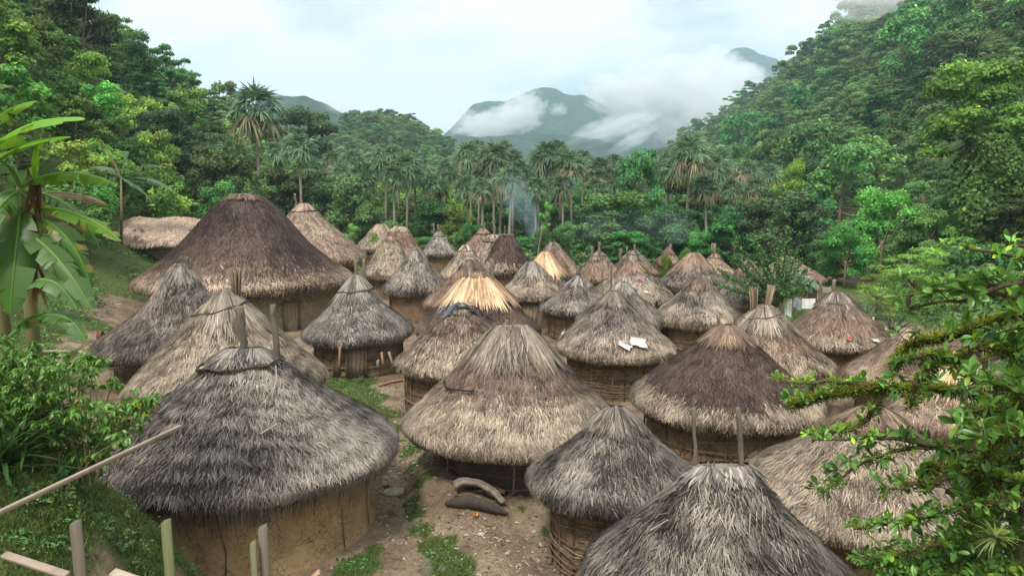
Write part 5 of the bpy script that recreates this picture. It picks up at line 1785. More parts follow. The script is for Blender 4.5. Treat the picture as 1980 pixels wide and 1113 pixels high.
def banana_near():
    r = np.random.default_rng(4)
    D = 11.0
    x0 = at(62, 640, D)[0]
    root = thing('banana_plant', 'big banana plant at the left edge with bright upper leaves and torn hanging ones', 'banana plant', (x0, D, gz(x0, D)))
    base = np.array(root.location)
    st = MB()
    def pt(px, py, d): return at(px, py, d) - base
    st.tube([np.array([0, 0, -.2]), pt(60, 600, D), pt(50, 480, D - .1), pt(40, 360, D - .1)], [.14, .10, .085, .06], 9, (.22, .21, .09))
    st.tube([np.array([-.5, .2, -.2]), pt(-10, 500, D), pt(-20, 330, D)], [.13, .09, .06], 9, (.22, .21, .09))
    st.build('stem', M_plank, root, smooth_=True)
    G = np.array([.15, .34, .03])
    G2 = np.array([.075, .19, .030])
    G3 = np.array([.13, .26, .08])
    LV = [  # base, control, tip (px, py, distance), width m, tear, colour, brown
        ((-30, 300, 10.6), (60, 215, 10.2), (162, 232, 9.8), .52, .05, G * 1.25, 0),
        ((-30, 330, 10.6), (50, 262, 10.2), (136, 266, 9.8), .40, .1, G * 1.1, 0),
        ((-40, 270, 10.8), (0, 205, 10.6), (72, 196, 10.4), .42, .1, G * .9, 0),
        ((-40, 200, 10.8), (-10, 150, 10.6), (14, 170, 10.4), .35, .1, G2, 0),
        ((40, 360, 10.9), (120, 315, 10.5), (213, 352, 10.2), .34, .25, G * .8, .05),
        ((40, 365, 10.9), (10, 280, 10.4), (-40, 330, 10.2), .5, .2, G3, 0),
        ((60, 400, 10.9), (160, 400, 10.5), (234, 466, 10.3), .36, .45, G * .8, .3),
        ((45, 370, 10.9), (140, 370, 11.2), (192, 480, 11.2), .40, .8, G3 * .9, .35),
        ((60, 420, 10.9), (140, 430, 10.6), (178, 560, 10.5), .45, .6, G2 * 1.1, .35),
        ((50, 380, 10.8), (-10, 340, 10.4), (-30, 450, 10.1), .5, .5, G3, .05),
        ((40, 400, 10.7), (30, 470, 10.2), (20, 610, 9.9), .62, .02, G2 * .85, .02),
        ((30, 440, 10.7), (110, 470, 10.2), (178, 600, 10.0), .50, .35, G3 * .9, .15),
        ((10, 600, 10.4), (90, 480, 10.1), (150, 600, 10.0), .42, .2, G3, .05),
        ((20, 650, 10.4), (120, 560, 10.2), (165, 660, 10.0), .40, .4, G3 * .9, .05),
        ((30, 640, 10.5), (60, 590, 10.2), (140, 620, 10.1), .35, .2, G2, .05),
        ((70, 350, 11.0), (55, 300, 10.8), (84, 250, 10.7), .2, .3, G * 1.1, .1),
        ((60, 380, 11.2), (130, 360, 11.4), (205, 395, 11.5), .32, .6, np.array([.26, .20, .12]), .8),
        ((35, 370, 10.6), (-20, 400, 10.0), (-60, 520, 9.8), .5, .5, G2, .1),
    ]
    for b, c, t, W, te, cl, br in LV:
        m = MB()
        banana_leaf(m, pt(*b), pt(*c), pt(*t), W, te, r, cl, br, upn=(0.0, -.35, 1.0))
        m.build('leaf', M_banana, root)
    # dead brown leaves hanging along the stem
    m = MB()
    n = 70
    P = np.stack([pt(66 + r.normal() * 5, y, D - .25) for y in r.uniform(340, 560, n)])
    T = unit(np.stack([r.normal(size=n) * .2, r.normal(size=n) * .2, -np.ones(n)], -1))
    m.strips(P, T, unit(r.normal(size=(n, 3)) + [0, -1, 0]), r.uniform(.2, .6, n), .06, .05, .1, 3, np.array([.20, .14, .05]) * r.uniform(.4, 1.6, (n, 1)), .3)
    m.build('dead_leaves', M_banana, root)
banana_near()
def banana_far(label, px, ybase, ycrown, D, leaves, seed):
    r = np.random.default_rng(seed)
    b0 = at(px, ybase, D)
    b0[2] = gz(b0[0], D)
    root = thing('banana_plant', label, 'banana plant', tuple(b0))
    def pt(x, y, d=D): return at(x, y, d) - b0
    st = MB()
    st.tube([np.array([0, 0, -.1]), pt(px + 1, (ybase + ycrown) / 2), pt(px, ycrown)], [.11, .09, .06], 8, (.25, .20, .12))
    st.build('stem', M_bark, root, smooth_=True)
    for (cx, cy, tx, ty, W, te, cl) in leaves:
        m = MB()
        banana_leaf(m, pt(px, ycrown), pt(cx, cy, D + r.uniform(-.4, .4)), pt(tx, ty, D + r.uniform(-.8, .8)), W * 1.4, te, r, np.array(cl), .05, upn=(0, -.35, 1), ns=20)
        m.build('leaf', M_banana, root)
W_ = (.15, .25, .13); Wg = (.10, .20, .07)
banana_far('banana plant with pale arching leaves left of the thatched shed', 234, 470, 345, 48.5,
           [(210, 315, 172, 325, .5, .3, W_), (240, 300, 246, 292, .5, 0, W_), (275, 312, 308, 322, .45, .3, Wg), (290, 330, 338, 372, .5, .5, W_), (262, 340, 318, 360, .45, .5, W_), (215, 330, 196, 372, .45, .3, Wg),
            (262, 352, 300, 392, .4, .5, W_), (225, 322, 200, 276, .16, .5, (.28, .19, .12)), (250, 330, 292, 334, .4, .3, Wg)], 3)
banana_far('bare banana stalk with a few drooping leaves near the shed corner', 214, 480, 400, 49.5,
           [(200, 380, 178, 420, .4, .6, Wg), (230, 378, 240, 420, .35, .6, Wg), (212, 372, 216, 365, .3, .2, (.16, .32, .05))], 6)

# ---- leafy bush and strap leaved plants, lower left
def near_bush():
    r = np.random.default_rng(12)
    D = 9.6
    x0 = at(150, 900, D)[0]
    root = thing('leafy_bush', 'bright green drooping leafed bush on the left bank beside the grey near hut', 'bush', (x0, D, gz(x0, D)))
    base = np.array(root.location)
    sb, lb = MB(), MB()
    cl = [(265, 775, 34), (235, 790, 32), (290, 770, 20), (245, 820, 30), (200, 800, 34), (150, 790, 32), (110, 800, 36), (60, 780, 34), (20, 760, 34), (180, 700, 26), (215, 745, 22), (160, 740, 22),
          (100, 850, 34), (60, 860, 36), (140, 880, 30), (180, 860, 28), (200, 880, 24), (20, 840, 34), (20, 700, 26), (50, 710, 22), (230, 850, 22), (90, 930, 24), (30, 920, 24), (275, 800, 20), (190, 830, 30), (165, 830, 24), (170, 690, 14), (183, 720, 14), (5, 800, 30), (130, 830, 30), (60, 900, 34), (120, 900, 28), (0, 880, 34), (25, 950, 26), (90, 960, 20), (210, 830, 30), (160, 800, 34), (90, 760, 34), (40, 810, 34), (110, 720, 26), (15, 690, 30), (60, 705, 28), (95, 700, 26), (0, 655, 24), (130, 700, 22), (45, 670, 20), (85, 735, 28)]
    for cx, cy, rad in cl:
        Dc = D + r.uniform(-.5, .6)
        c = at(cx, cy, Dc) - base
        root_p = np.array([r.uniform(-.3, .3), r.uniform(-.2, .2), 0.0])
        mid = (root_p + c) / 2 + np.array([0, 0, .15])
        sb.tube(polyline([root_p, mid, c], 8), np.linspace(.022, .006, 8), 5, (.17, .17, .07), cap=False)
        k = int(9 * (rad / 25) ** 2) + 4
        for j in range(k):
            d = unit(r.normal(size=3)) * (rad / FPX * Dc) * r.random() ** .5
            p = c + d * np.array([1, 1.2, .9])
            sb.tube([c, p], [.005, .003], 4, (.17, .19, .07), cap=False)
            n = int(r.integers(6, 10))
            a = r.uniform(0, 6.28, n)
            A = unit(np.stack([np.cos(a), np.sin(a), r.uniform(-.9, .1, n)], -1))
            Nn = unit(np.array([0, -.1, 1.0]) + .4 * r.normal(size=(n, 3)))
            tone = np.clip(r.uniform(.8, 1.25) * (1 + .2 * r.normal(size=n)), .4, 2)[:, None]
            c_ = np.array([.12, .27, .045]) * tone
            y = r.random(n) < .02
            c_[y] = [.5, .36, .04]
            L_ = r.uniform(.075, .125, n)
            blades(lb, np.tile(p, (n, 1)), A, Nn, L_, L_ * .5, .2, .35, c_, (.1, .9, 1.0, .55, .03), (0, .22, .45, .75, 1.0))
    sb.build('stems', M_bark, root)
    lb.build('leaves', M_gloss, root, smooth_=True)
near_bush()
def strap_plant(label, px, py, D, n, L0, col, seed, lean=0.0):
    r = np.random.default_rng(seed)
    p = at(px, py, D)
    root = thing('strap_leaf_plant', label, 'plant', tuple(p))
    mb = MB()
    a = r.uniform(0, 6.28, n)
    el = r.uniform(.25, 1.35, n)
    A = unit(np.stack([np.cos(a) * np.cos(el) + lean, np.sin(a) * np.cos(el), np.sin(el)], -1))
    Nn = unit(np.cross(np.cross(A, [0, 0, 1.0]), A) + 1e-3)
    L_ = L0 * r.uniform(.6, 1.15, n)
    blades(mb, .06 * r.normal(size=(n, 3)), A, Nn, L_, .055 * L0, .35, r.uniform(.2, .5), np.array(col) * np.clip(1 + .25 * r.normal(size=(n, 1)), .4, 1.8), (.7, 1.0, .9, .5, .03), (0, .3, .6, .85, 1))
    mb.build('leaves', M_gloss, root, smooth_=True)
    st = MB()
    zb = gz(p[0], p[1]) - p[2]
    st.tube([np.array([0, 0, min(zb, -.05)]), np.array([.02, 0, .05])], [.07, .05], 7, (.13, .10, .06))
    st.build('stem', M_bark, root)
strap_plant('upright strap leaved plant under the hanging banana leaves', 62, 790, 9.9, 46, 1.05, (.10, .21, .04), 1)
strap_plant('second strap leaved plant at the left edge, higher up by the banana stem', 5, 760, 10.2, 40, 1.0, (.09, .19, .04), 2)
strap_plant('dark strap leaved plant low at the left edge above the sawn rail', -5, 905, 8.9, 46, 1.15, (.05, .12, .03), 3, .3)
strap_plant('dark strap leaved plant beside the leafy bush near the left edge', 45, 860, 9.3, 40, .95, (.055, .13, .03), 4, .2)
strap_plant('tall bright strap leaved plant rising between the leafy bush and the banana stem', 95, 770, 10.6, 54, 1.1, (.15, .31, .055), 7)
strap_plant('bright strap leaved plant at the left edge behind the leafy bush', 10, 790, 10.4, 50, 1.0, (.14, .29, .05), 8)
strap_plant('small spiky plant at the laundry right of the reddish brown hut', 1728, 640, 27, 30, 1.0, (.035, .075, .03), 5)
strap_plant('pale spiky plant on the grass behind the reddish brown hut', 1672, 612, 33, 26, 1.1, (.09, .15, .06), 6)
# large heart leaved plant behind the laundry
def heart_plant():
    r = np.random.default_rng(9)
    D = 38.5
    b0 = at(1545, 600, D); b0[2] = gz(b0[0], D)
    root = thing('elephant_ear_plant', 'plant with very large heart shaped grey green leaves right of the spiky tree', 'plant', tuple(b0))
    sb = MB()
    lb = MB()
    for (px, py) in [(1522, 540), (1535, 532), (1545, 552), (1556, 540), (1568, 546), (1530, 556), (1560, 556), (1548, 538), (1515, 550)]:
        p = at(px, py, D + r.uniform(-.6, .6)) - b0
        sb.tube([np.zeros(3), p * .6 + np.array([0, 0, .1]), p], [.04, .03, .015], 5, (.14, .2, .08), cap=False)
        A = unit(np.array([[p[0] * .8 + r.normal() * .2, -.6, -.45]]))
        blades(lb, p[None] - A * .15, A, np.array([[0, -.5, 1.0]]), .62, .55, .12, .2, np.array([[.11, .22, .12]]) * r.uniform(.8, 1.2), (.55, 1.0, .95, .5, .03), (0, .2, .5, .8, 1))
    sb.build('stems', M_bark, root)
    lb.build('leaves', M_gloss, root, smooth_=True)
heart_plant()

# ------------------------------------------------------------------ shed, red roofed house
def shed():
    r = np.random.default_rng(50)
    D = 52.0
    a, b = at(243, 416, D), at(417, 420, D + 2)
    z0 = gz((a[0] + b[0]) / 2, D) - .1
    z0 = max(gz(x_, 49.3) for x_ in (-29.5, -28, -26.5, -25)) + .05
    print('SHED', z0, gz(c0x := (a[0] + b[0]) / 2, D))
    c = np.array([(a[0] + b[0]) / 2, D, z0])
    root = thing('thatched_shed', 'long low shed with a shaggy pale gabled roof on the rise at the left', 'shed', tuple(c))
    Lx = (b[0] - a[0]) / 2
    zr = a[2] - z0
    Wd = 2.9
    ze = at(300, 466, 49.1)[2] - z0 + .15
    ang = .12
    rot = np.array([[math.cos(ang), math.sin(ang), 0], [-math.sin(ang), math.cos(ang), 0], [0, 0, 1]])
    def hip(x): return .45 * np.clip((np.abs(x) - Lx + 1.5) / 1.5, 0, 1.2) ** 2
    def hipy(x): return 1 - .14 * np.clip((np.abs(x) - Lx + 1.5) / 1.5, 0, 1) ** 2
    mb = MB()
    # packed body of the roof
    prof = [(-Wd, ze), (-Wd * .62, ze + (zr - ze) * .45), (-.3, zr - .12), (0, zr), (.3, zr - .12), (Wd * .62, ze + (zr - ze) * .45), (Wd, ze)]
    nx = 24
    V, F = [], []
    for i in range(nx + 1):
        x = -Lx + 2 * Lx * i / nx
        sag = -.28 * math.sin(math.pi * i / nx) + .06 * r.normal()
        for (y, z) in prof:
            V.append((x, y * hipy(x), z + sag - hip(x)))
        for (y, z) in prof[::-1]:
            V.append((x, y * .97 * hipy(x), z + sag - .2 - hip(x)))
    m = 14
    for i in range(nx):
        for k in range(m):
            F.append((i * m + k, i * m + (k + 1) % m, (i + 1) * m + (k + 1) % m, (i + 1) * m + k))
    V = np.array(V) @ rot
    mb.add(V, [np.array(F), np.array([tuple(range(m))]), np.array([tuple(range(nx * m, nx * m + m))[::-1]])], (.16, .125, .085))
    dk, lt = PAL['tan']
    n = 9000
    x = r.uniform(-Lx - .1, Lx + .1, n)
    s = r.random(n)
    side = np.where(r.random(n) < .6, -1, 1)
    y = side * Wd * s * .97
    z = np.interp(s, [0, .11, .62, 1], [zr, zr - .12, ze + (zr - ze) * .45, ze]) + .04
    sl = (zr - ze) / Wd
    z = z - hip(x) - .2 * np.cos(x / Lx * 1.5) + .06 * np.sin(x * 2.3) ; y = y * hipy(x)
    T = unit(np.stack([.30 * r.normal(size=n), side * 1.0, -sl * np.ones(n) - .1 * s], -1))
    Nn = unit(np.stack([0 * x, side * sl, np.ones(n)], -1))
    tone = np.clip(.55 + .2 * r.normal(size=n), 0, 1.05)[:, None]
    mb.strips(np.stack([x, y, z], -1) @ rot, T @ rot, Nn @ rot, r.uniform(.35, .8, n), .085, .12, .15, 2, np.array(dk) + (np.array(lt) * .92 - dk) * tone, .2, down=.15)
    # hanging ends
    n = 1500
    sd_ = r.integers(0, 3, n)
    x = np.where(sd_ == 0, -Lx, r.uniform(-Lx, Lx, n))
    s = np.where(sd_ == 0, r.random(n), 1.0)
    side = np.where(sd_ == 2, 1, np.where(sd_ == 1, -1, np.where(r.random(n) < .5, 1, -1)))
    y = side * Wd * s
    z = np.interp(s, [0, .11, .62, 1], [zr, zr - .12, ze + (zr - ze) * .45, ze])
    z = z - hip(x) - .1; y = y * hipy(x)
    T = unit(np.stack([np.where(sd_ == 0, -.6, .1 * r.normal(size=n)), np.where(sd_ == 0, 0, side * .5), -np.ones(n)], -1))
    Nn = unit(np.stack([-1.0 * (sd_ == 0), side * 1.0 * (sd_ > 0), .4 * np.ones(n)], -1))
    tone = np.clip(.45 + .2 * r.normal(size=n), 0, 1)[:, None]
    mb.strips(np.stack([x, y, z], -1) @ rot, T @ rot, Nn @ rot, r.uniform(.15, .6, n), .085, .05, .1, 2, np.array(dk) + (np.array(lt) - dk) * tone, .2)
    mb.build('thatch', M_thatch, root)
    w = MB()
    hx, hy = Lx * .80, Wd * .62
    for k in range(8):
        zz = ze + .05 - .26 * (7 - k)
        col = np.array([.40, .32, .22]) * r.uniform(.75, 1.15)
        for sx, sy, lx, ly in [(0, -hy, 2 * hx, .07), (0, hy, 2 * hx, .07)]:
            if sy < 0 and k >= 4:    # leave the doorway open
                for x0, x1 in [(-hx, -hx * .62), (-hx * .40, hx)]:
                    w.box(np.array([(x0 + x1) / 2, sy, zz]) @ rot, (x1 - x0, ly + .02 * (k % 2), .24), rot, col)
            else:
                w.box(np.array([sx, sy, zz]) @ rot, (lx, ly + .02 * (k % 2), .24), rot, col)
        for sx in (-hx, hx):
            w.box(np.array([sx, 0, zz]) @ rot, (.07, 2 * hy - .1, .24), rot, col)
    w.build('wall', M_plank, root)
    p = MB()
    for sx in (-hx, -hx * .62, -hx * .40, hx):
        p.tube([np.array([sx, -hy - .08, -.5]) @ rot, np.array([sx, -hy - .08, ze + .5]) @ rot], .07, 7, (.20, .15, .10))
    p.tube([np.array([-Lx, -Wd * .9, ze - .1]) @ rot, np.array([-Lx * .2, -Wd * .9, ze - .1]) @ rot], .05, 6, (.20, .15, .10))
    p.build('post_frame', M_wood, root)
shed()
def red_house():
    D = 80.0
    a, b = at(873, 478, D), at(930, 452, D)
    z0 = gz(a[0], D)
    root = thing('red_roofed_house', 'small house with a dull red metal roof showing between the rear huts', 'house', ((a[0] + b[0]) / 2, D + 2, z0))
    hw = (b[0] - a[0]) / 2
    zt, ze = b[2] - z0, a[2] - z0 - .1
    m = MB()
    V = [(-hw - .3, -2.6, ze), (hw + .3, -2.6, ze), (hw, 0, zt), (-hw * .55, 0, zt), (-hw - .3, 2.6, ze), (hw + .3, 2.6, ze)]
    V = V + [(x, y, z - .06) for x, y, z in V]
    m.add(V, [np.array([(0, 1, 2, 3), (5, 4, 3, 2), (7, 6, 9, 8), (10, 11, 8, 9), (0, 6, 7, 1), (4, 5, 11, 10)]), np.array([(0, 3, 4), (6, 10, 9), (1, 5, 2), (7, 8, 11)])], (.36, .10, .095))
    m.build('roof', M_plastic, root)
    w = MB()
    w.box((0, 0, ze / 2 - .05), (2 * hw - .2, 4.2, ze - .1), None, (.30, .27, .22))
    w.build('wall', M_mud_brown, root)
red_house()

# ------------------------------------------------------------------ sawn rail and stakes in the foreground
def board(name, label, cat, p0, p1, wd, th, col, group=None, up=(0, -.3, 1)):
    p0, p1 = np.array(p0), np.array(p1)
    a = unit(p1 - p0)
    s = unit(np.cross(a, np.array(up, float)))
    u = np.cross(s, a)
    m = MB()
    m.box((0, 0, 0), (np.linalg.norm(p1 - p0), wd, th), np.array([a, s, u]), col)
    o = m.build(name, M_plank)
    bv = o.modifiers.new('bevel', 'BEVEL'); bv.width = .004; bv.segments = 1
    o.location = tuple((p0 + p1) / 2)
    return tag(o, label, cat, group)
board('sawn_rail', 'long pale sawn rail slanting up from the left edge to the grey near hut', 'board', at(-60, 1018, 6.6), at(350, 824, 8.6), .038, .055, (.34, .27, .215))
def stake(label, px, py, D, wpx, col, seed, lean=0.0, dx=0.0):
    r = np.random.default_rng(seed)
    t = at(px, py, D)
    zb = gz(t[0], D) - .3
    w_ = wpx / FPX * D
    m = MB()
    H = t[2] - zb
    c = .36 * w_
    yaw = r.uniform(-.35, .35) + dx
    R2 = np.array([[math.cos(yaw), math.sin(yaw), 0], [-math.sin(yaw), math.cos(yaw), 0], [0, 0, 1]])
    V = []
    zs = [0, H * .5, H]
    for z in zs:
        for i, (sx, sy) in enumerate([(-1, -1), (1, -1), (1, 1), (-1, 1)]):
            dz = 0 if z < H else (.0, .03, .05, .015)[i] * (1 if seed % 2 else -1)
            V.append(np.array([sx * c, sy * c * .8, z + dz]) * [1 + .02 * r.normal(), 1, 1])
    V = np.array(V) @ R2 + np.array([[lean * v[2], 0, 0] for v in V])
    F = []
    for l_ in range(2):
        for k in range(4):
            F.append((l_ * 4 + k, l_ * 4 + (k + 1) % 4, l_ * 4 + 4 + (k + 1) % 4, l_ * 4 + 4 + k))
    F += [(3, 2, 1, 0), (8, 9, 10, 11)]
    C = np.tile(np.array(col), (12, 1))
    m.add(V, np.array(F), C)
    o = m.build('stake', M_plank)
    o.location = (t[0] - lean * H, D, zb)
    tag(o, label, 'stake', 'sawn stakes in the foreground')
stake('weathered grey brown stake, leftmost of the foreground stakes', 146, 1012, 7.0, 24, (.17, .14, .11), 1)
stake('greenish lichen covered stake in front of the tan wall', 321, 1010, 7.2, 21, (.17, .185, .085), 3)
stake('thick grey brown stake, rightmost and tallest of the foreground stakes', 508, 1022, 7.0, 24, (.16, .135, .11), 5)
stake('short thin stake standing just left of the thick rightmost stake', 489, 1052, 6.9, 15, (.19, .185, .11), 7)
board('plank', 'grey brown plank lying slanted in the lower left corner', 'plank', at(8, 1072, 7.6), at(130, 1112, 7.2), .09, .05, (.36, .28, .22))
board('plank', 'plank end showing between the two left stakes at the bottom edge', 'plank', at(218, 1106, 7.2), at(300, 1135, 7.0), .10, .05, (.44, .36, .28))
board('plank', 'small plank tip at the bottom edge under the tan wall', 'plank', at(598, 1122, 9.2), at(618, 1104, 9.2), .10, .03, (.42, .27, .18))

# ------------------------------------------------------------------ things lying on the ground
def gp_(px, py, dz=0.0):
    p = gpoint(px, py)
    return np.array([p[0], p[1], gz(p[0], p[1]) + dz])
def barklog(label, pts, rad, col, seed, group):
    r = np.random.default_rng(seed)
    m = MB()
    P = np.array(pts)
    o0 = P.mean(0)
    n, seg = 22, 14
    P = polyline(P, n)
    T = unit(np.gradient(P, axis=0))
    rr = np.interp(np.linspace(0, 1, n), np.linspace(0, 1, len(rad)), rad)
    ridge = 1 + .16 * r.normal(size=seg)                     # the grain runs the whole length
    V = []
    for i in range(n):
        u_ = unit(np.cross(T[i], [0, 0, 1.0])); v_ = np.cross(u_, T[i])
        a = np.linspace(0, 2 * math.pi, seg, endpoint=False) + .25 * i / n
        q = rr[i] * (ridge + .05 * r.normal(size=seg))
        V.append(P[i] - o0 + np.outer(np.cos(a) * q, u_) + np.outer(np.sin(a) * q, v_))
    F = [(i * seg + j, i * seg + (j + 1) % seg, (i + 1) * seg + (j + 1) % seg, (i + 1) * seg + j) for i in range(n - 1) for j in range(seg)]
    C = np.tile(np.array(col), (n * seg, 1)) * np.tile(.75 + .5 * r.random(seg), n)[:, None]
    m.add(np.concatenate(V), [np.array(F), np.array([tuple(range(seg))[::-1]]), np.array([tuple(range((n - 1) * seg, n * seg))])], C)
    o = m.build('log', M_wood)
    o.location = tuple(o0)
    return tag(o, label, 'log', group)
def logobj(name, label, cat, pts, rad, col, seg=10, wob=.12, group=None, mat=None):
    m = MB()
    P = polyline(pts, 14)
    o0 = P.mean(0)
    rr = np.interp(np.linspace(0, 1, 14), np.linspace(0, 1, len(rad)), rad)
    m.tube(P - o0, rr, seg, col, wob=wob)
    o = m.build(name, mat or M_wood, smooth_=False)
    o.location = tuple(o0)
    return tag(o, label, cat, group)
gl = 'old logs before the middle brown hut'
barklog('long splintered dark log lying lowest of the three by the middle brown hut', [gp_(860, 982, .10), gp_(915, 988, .14), gp_(984, 1004, .08)], [.05, .15, .15, .10, .03], (.075, .06, .05), 1, gl)
barklog('crooked log lying across the middle of the three logs', [gp_(879, 965, .26), gp_(893, 960, .32), gp_(925, 960, .34), gp_(955, 972, .26), gp_(974, 990, .14)], [.10, .085, .08, .08, .065], (.21, .175, .14), 2, gl)
barklog('thick brown log at the back of the three, nearest the dark wall', [gp_(893, 946, .12), gp_(925, 944, .14), gp_(978, 962, .10)], [.10, .11, .10, .07], (.26, .185, .13), 3, gl)
logobj('branch', 'thin dead trunk lying across the slope left of the dull grey hut', 'branch', [gp_(40, 688, .1), gp_(110, 686, .15), gp_(208, 690, .12)], [.09, .08, .04], (.42, .34, .26), 7, .08)
logobj('log', 'reddish brown split log on the path beside the blue plastic hut', 'log', [gp_(732, 748, .06), gp_(757, 742, .07), gp_(780, 737, .06)], [.05, .07, .05], (.30, .17, .10), 7, .1)
def chip(name, label, cat, px, py, sz, col, yaw=0.0, mat=None, dz=0.0, group=None, rough=.25, seed=None):
    p = gp_(px, py)
    m = MB()
    m.blob((0, 0, 0), np.array(sz) / 2, seed or int(px), 12, 8, rough, col)
    o = m.build(name, mat or M_rock, smooth_=False)
    o.location = (p[0], p[1], p[2] + sz[2] * .25 + dz)
    o.rotation_euler = (0, 0, yaw)
    return tag(o, label, cat, group)
chip('rock', 'flat pale slab stone at the corner of the grassy bank', 'rock', 762, 954, (.62, .45, .10), (.36, .33, .23), .3)
gr = 'stones along the grassy bank between the paths'
for px, py, sz, lab in [(790, 985, .36, 'grey mossy stone near the upper end of the grassy bank'), (775, 992, .40, 'darker mossy stone left of the upper grey one on the bank'), (808, 1008, .30, 'round stone between the upper and middle stones of the bank'),
                        (806, 1032, .26, 'greyish stone half way down the grassy bank'), (822, 1018, .15, 'small white stone on the grassy bank'), (820, 1085, .34, 'dark rounded stone near the bottom edge in the weeds'),
                        (822, 1108, .36, 'large pale stone at the bottom edge in the weeds'), (855, 1100, .3, 'dark stone right of the pale bottom stone')]:
    chip('rock', lab, 'rock', px, py, (sz, sz * .8, sz * .62), np.array([.13, .13, .085]) * (2.2 if 'white' in lab else rng.uniform(.7, 1.3)), rng.uniform(0, 3), group=gr, rough=.5, dz=-.08)
chip('rock', 'mossy dark round rock on the ground before the neat grey hut', 'rock', 732, 724, (.34, .3, .30), (.08, .085, .05))
chip('rock', 'whitish stone below the charred logs', 'rock', 930, 1037, (.17, .13, .09), (.45, .38, .30))
chip('rock', 'small pale stone on the path left of the cane walled hut', 'rock', 1033, 1028, (.13, .10, .08), (.40, .37, .33))
# cup
def cup():
    p = gp_(917, 1000)
    m = MB()
    z = [0, .02, .11, .12, .115, .03]
    rr = [.03, .04, .05, .05, .044, .036]
    a = np.linspace(0, 6.283, 16, endpoint=False)
    V = np.concatenate([np.stack([np.cos(a) * q_, np.sin(a) * q_, 0 * a + h_], -1) for q_, h_ in zip(rr, z)])
    F = [(i * 16 + j, i * 16 + (j + 1) % 16, (i + 1) * 16 + (j + 1) % 16, (i + 1) * 16 + j) for i in range(5) for j in range(16)]
    m.add(V, [np.array(F), np.array([tuple(range(16))[::-1]]), np.array([tuple(range(80, 96))])], (.80, .33, .08))
    o = m.build('cup', M_plastic, smooth_=True)
    o.location = (p[0], p[1], p[2] + .03)
    o.rotation_euler = (1.0, .2, .4)
    tag(o, 'small orange cup dropped at the end of the splintered log', 'cup')
cup()
chip('clay_bowl', 'pinkish clay bowl at the foot of the woven cane wall', 'bowl', 1076, 1050, (.26, .22, .12), (.50, .33, .24), rough=.05, mat=M_cloth)
# rubbish and wood chips: too many to count
def debris():
    r = np.random.default_rng(60)
    m = MB()
    n = 5200
    spots = [(930, 1040, 1.6), (1000, 1060, 1.8), (880, 960, 1.0), (740, 720, 2.2), (770, 760, 1.5), (780, 880, 1.0), (760, 1000, 1.0), (1050, 1080, 1.2), (820, 800, 1.2), (240, 590, 4.0), (230, 620, 3.0), (200, 720, 2.0), (700, 710, 1.5), (770, 920, .8), (660, 600, 5), (1560, 700, 3)]
    sp_i = r.integers(0, len(spots), n)
    c = np.array([gpoint(a, b)[:2] for a, b, _ in spots])
    s = np.array([k[2] for k in spots])
    x = c[sp_i, 0] + r.normal(size=n) * s[sp_i] * .7
    y = c[sp_i, 1] + r.normal(size=n) * s[sp_i] * .9
    z = ground_h(x, y) + .012
    T = unit(np.stack([r.normal(size=n), r.normal(size=n), .12 * r.normal(size=n)], -1))
    Nn = unit(np.stack([.3 * r.normal(size=n), .3 * r.normal(size=n), np.ones(n)], -1))
    pal = np.array([[.40, .32, .22], [.50, .44, .36], [.16, .11, .07], [.30, .25, .18], [.10, .075, .05]])
    sz = r.uniform(.03, .14, n) * (y / 20) ** .5
    m.strips(np.stack([x, y, z], -1), T, Nn, sz, sz * r.uniform(.15, .6, n), .0, .05, 1, pal[r.integers(0, 5, n)] * r.uniform(.7, 1.3, (n, 1)), .6)
    o = m.build('ground_litter', M_wood)
    o['kind'] = 'stuff'
    o['label'] = 'chips, twigs, leaves and small stones strewn on the bare paths'
debris()
# firewood by the neat grey hut
gf = 'split firewood by the neat grey hut'
def plank_at(label, px0, py0, px1, py1, D, wd, col, name='firewood', cat='firewood', group=gf):
    board(name, label, cat, at(px0, py0, D), at(px1, py1, D), wd, .08, col, group, up=(1, 0, 0))
plank_at('reddish split board leaning on the neat grey hut, nearer its door', 741, 703, 738, 681, 28.2, .14, (.42, .26, .16))
plank_at('reddish split board leaning furthest right on the neat grey hut', 759, 702, 752, 680, 28.4, .13, (.44, .29, .19))
plank_at('stout upright split post at the left of the neat grey hut', 656, 708, 658, 670, 28.0, .20, (.34, .20, .12))
plank_at('pale block standing beside the door of the neat grey hut', 731, 708, 731, 696, 28.0, .28, (.30, .25, .20))
logobj('log', 'short pale log lying before the neat grey hut, nearer it', 'log', [gp_(762, 712, .06), gp_(776, 719, .06)], [.06, .07], (.40, .33, .25), 7, .1, gf)
logobj('log', 'short pale log lying before the neat grey hut, farther from it', 'log', [gp_(764, 722, .05), gp_(784, 716, .06)], [.05, .05], (.44, .36, .27), 7, .1, gf)
# carved post between the pale ragged hut and the stump topped hut
logobj('carved_post', 'thick gnarled standing post with a whitish cap beside the stump topped hut', 'post', [at(1040, 665, 31), at(1043, 625, 31), at(1046, 597, 31)], [.12, .14, .11], (.15, .115, .085), 9, .1)
logobj('pole', 'slanting bare pole sticking up in the blue smoke', 'pole', [at(1039, 520, 58), at(1041, 480, 58), at(1050, 432, 58)], [.06, .05, .04], (.32, .28, .22), 6, .05)
logobj('pole', 'thin upright stick standing left of the middle brown hut roof', 'pole', [at(896 + 201, 672, 27), at(1097, 645, 27)], [.04, .03], (.2, .16, .12), 6, .05)

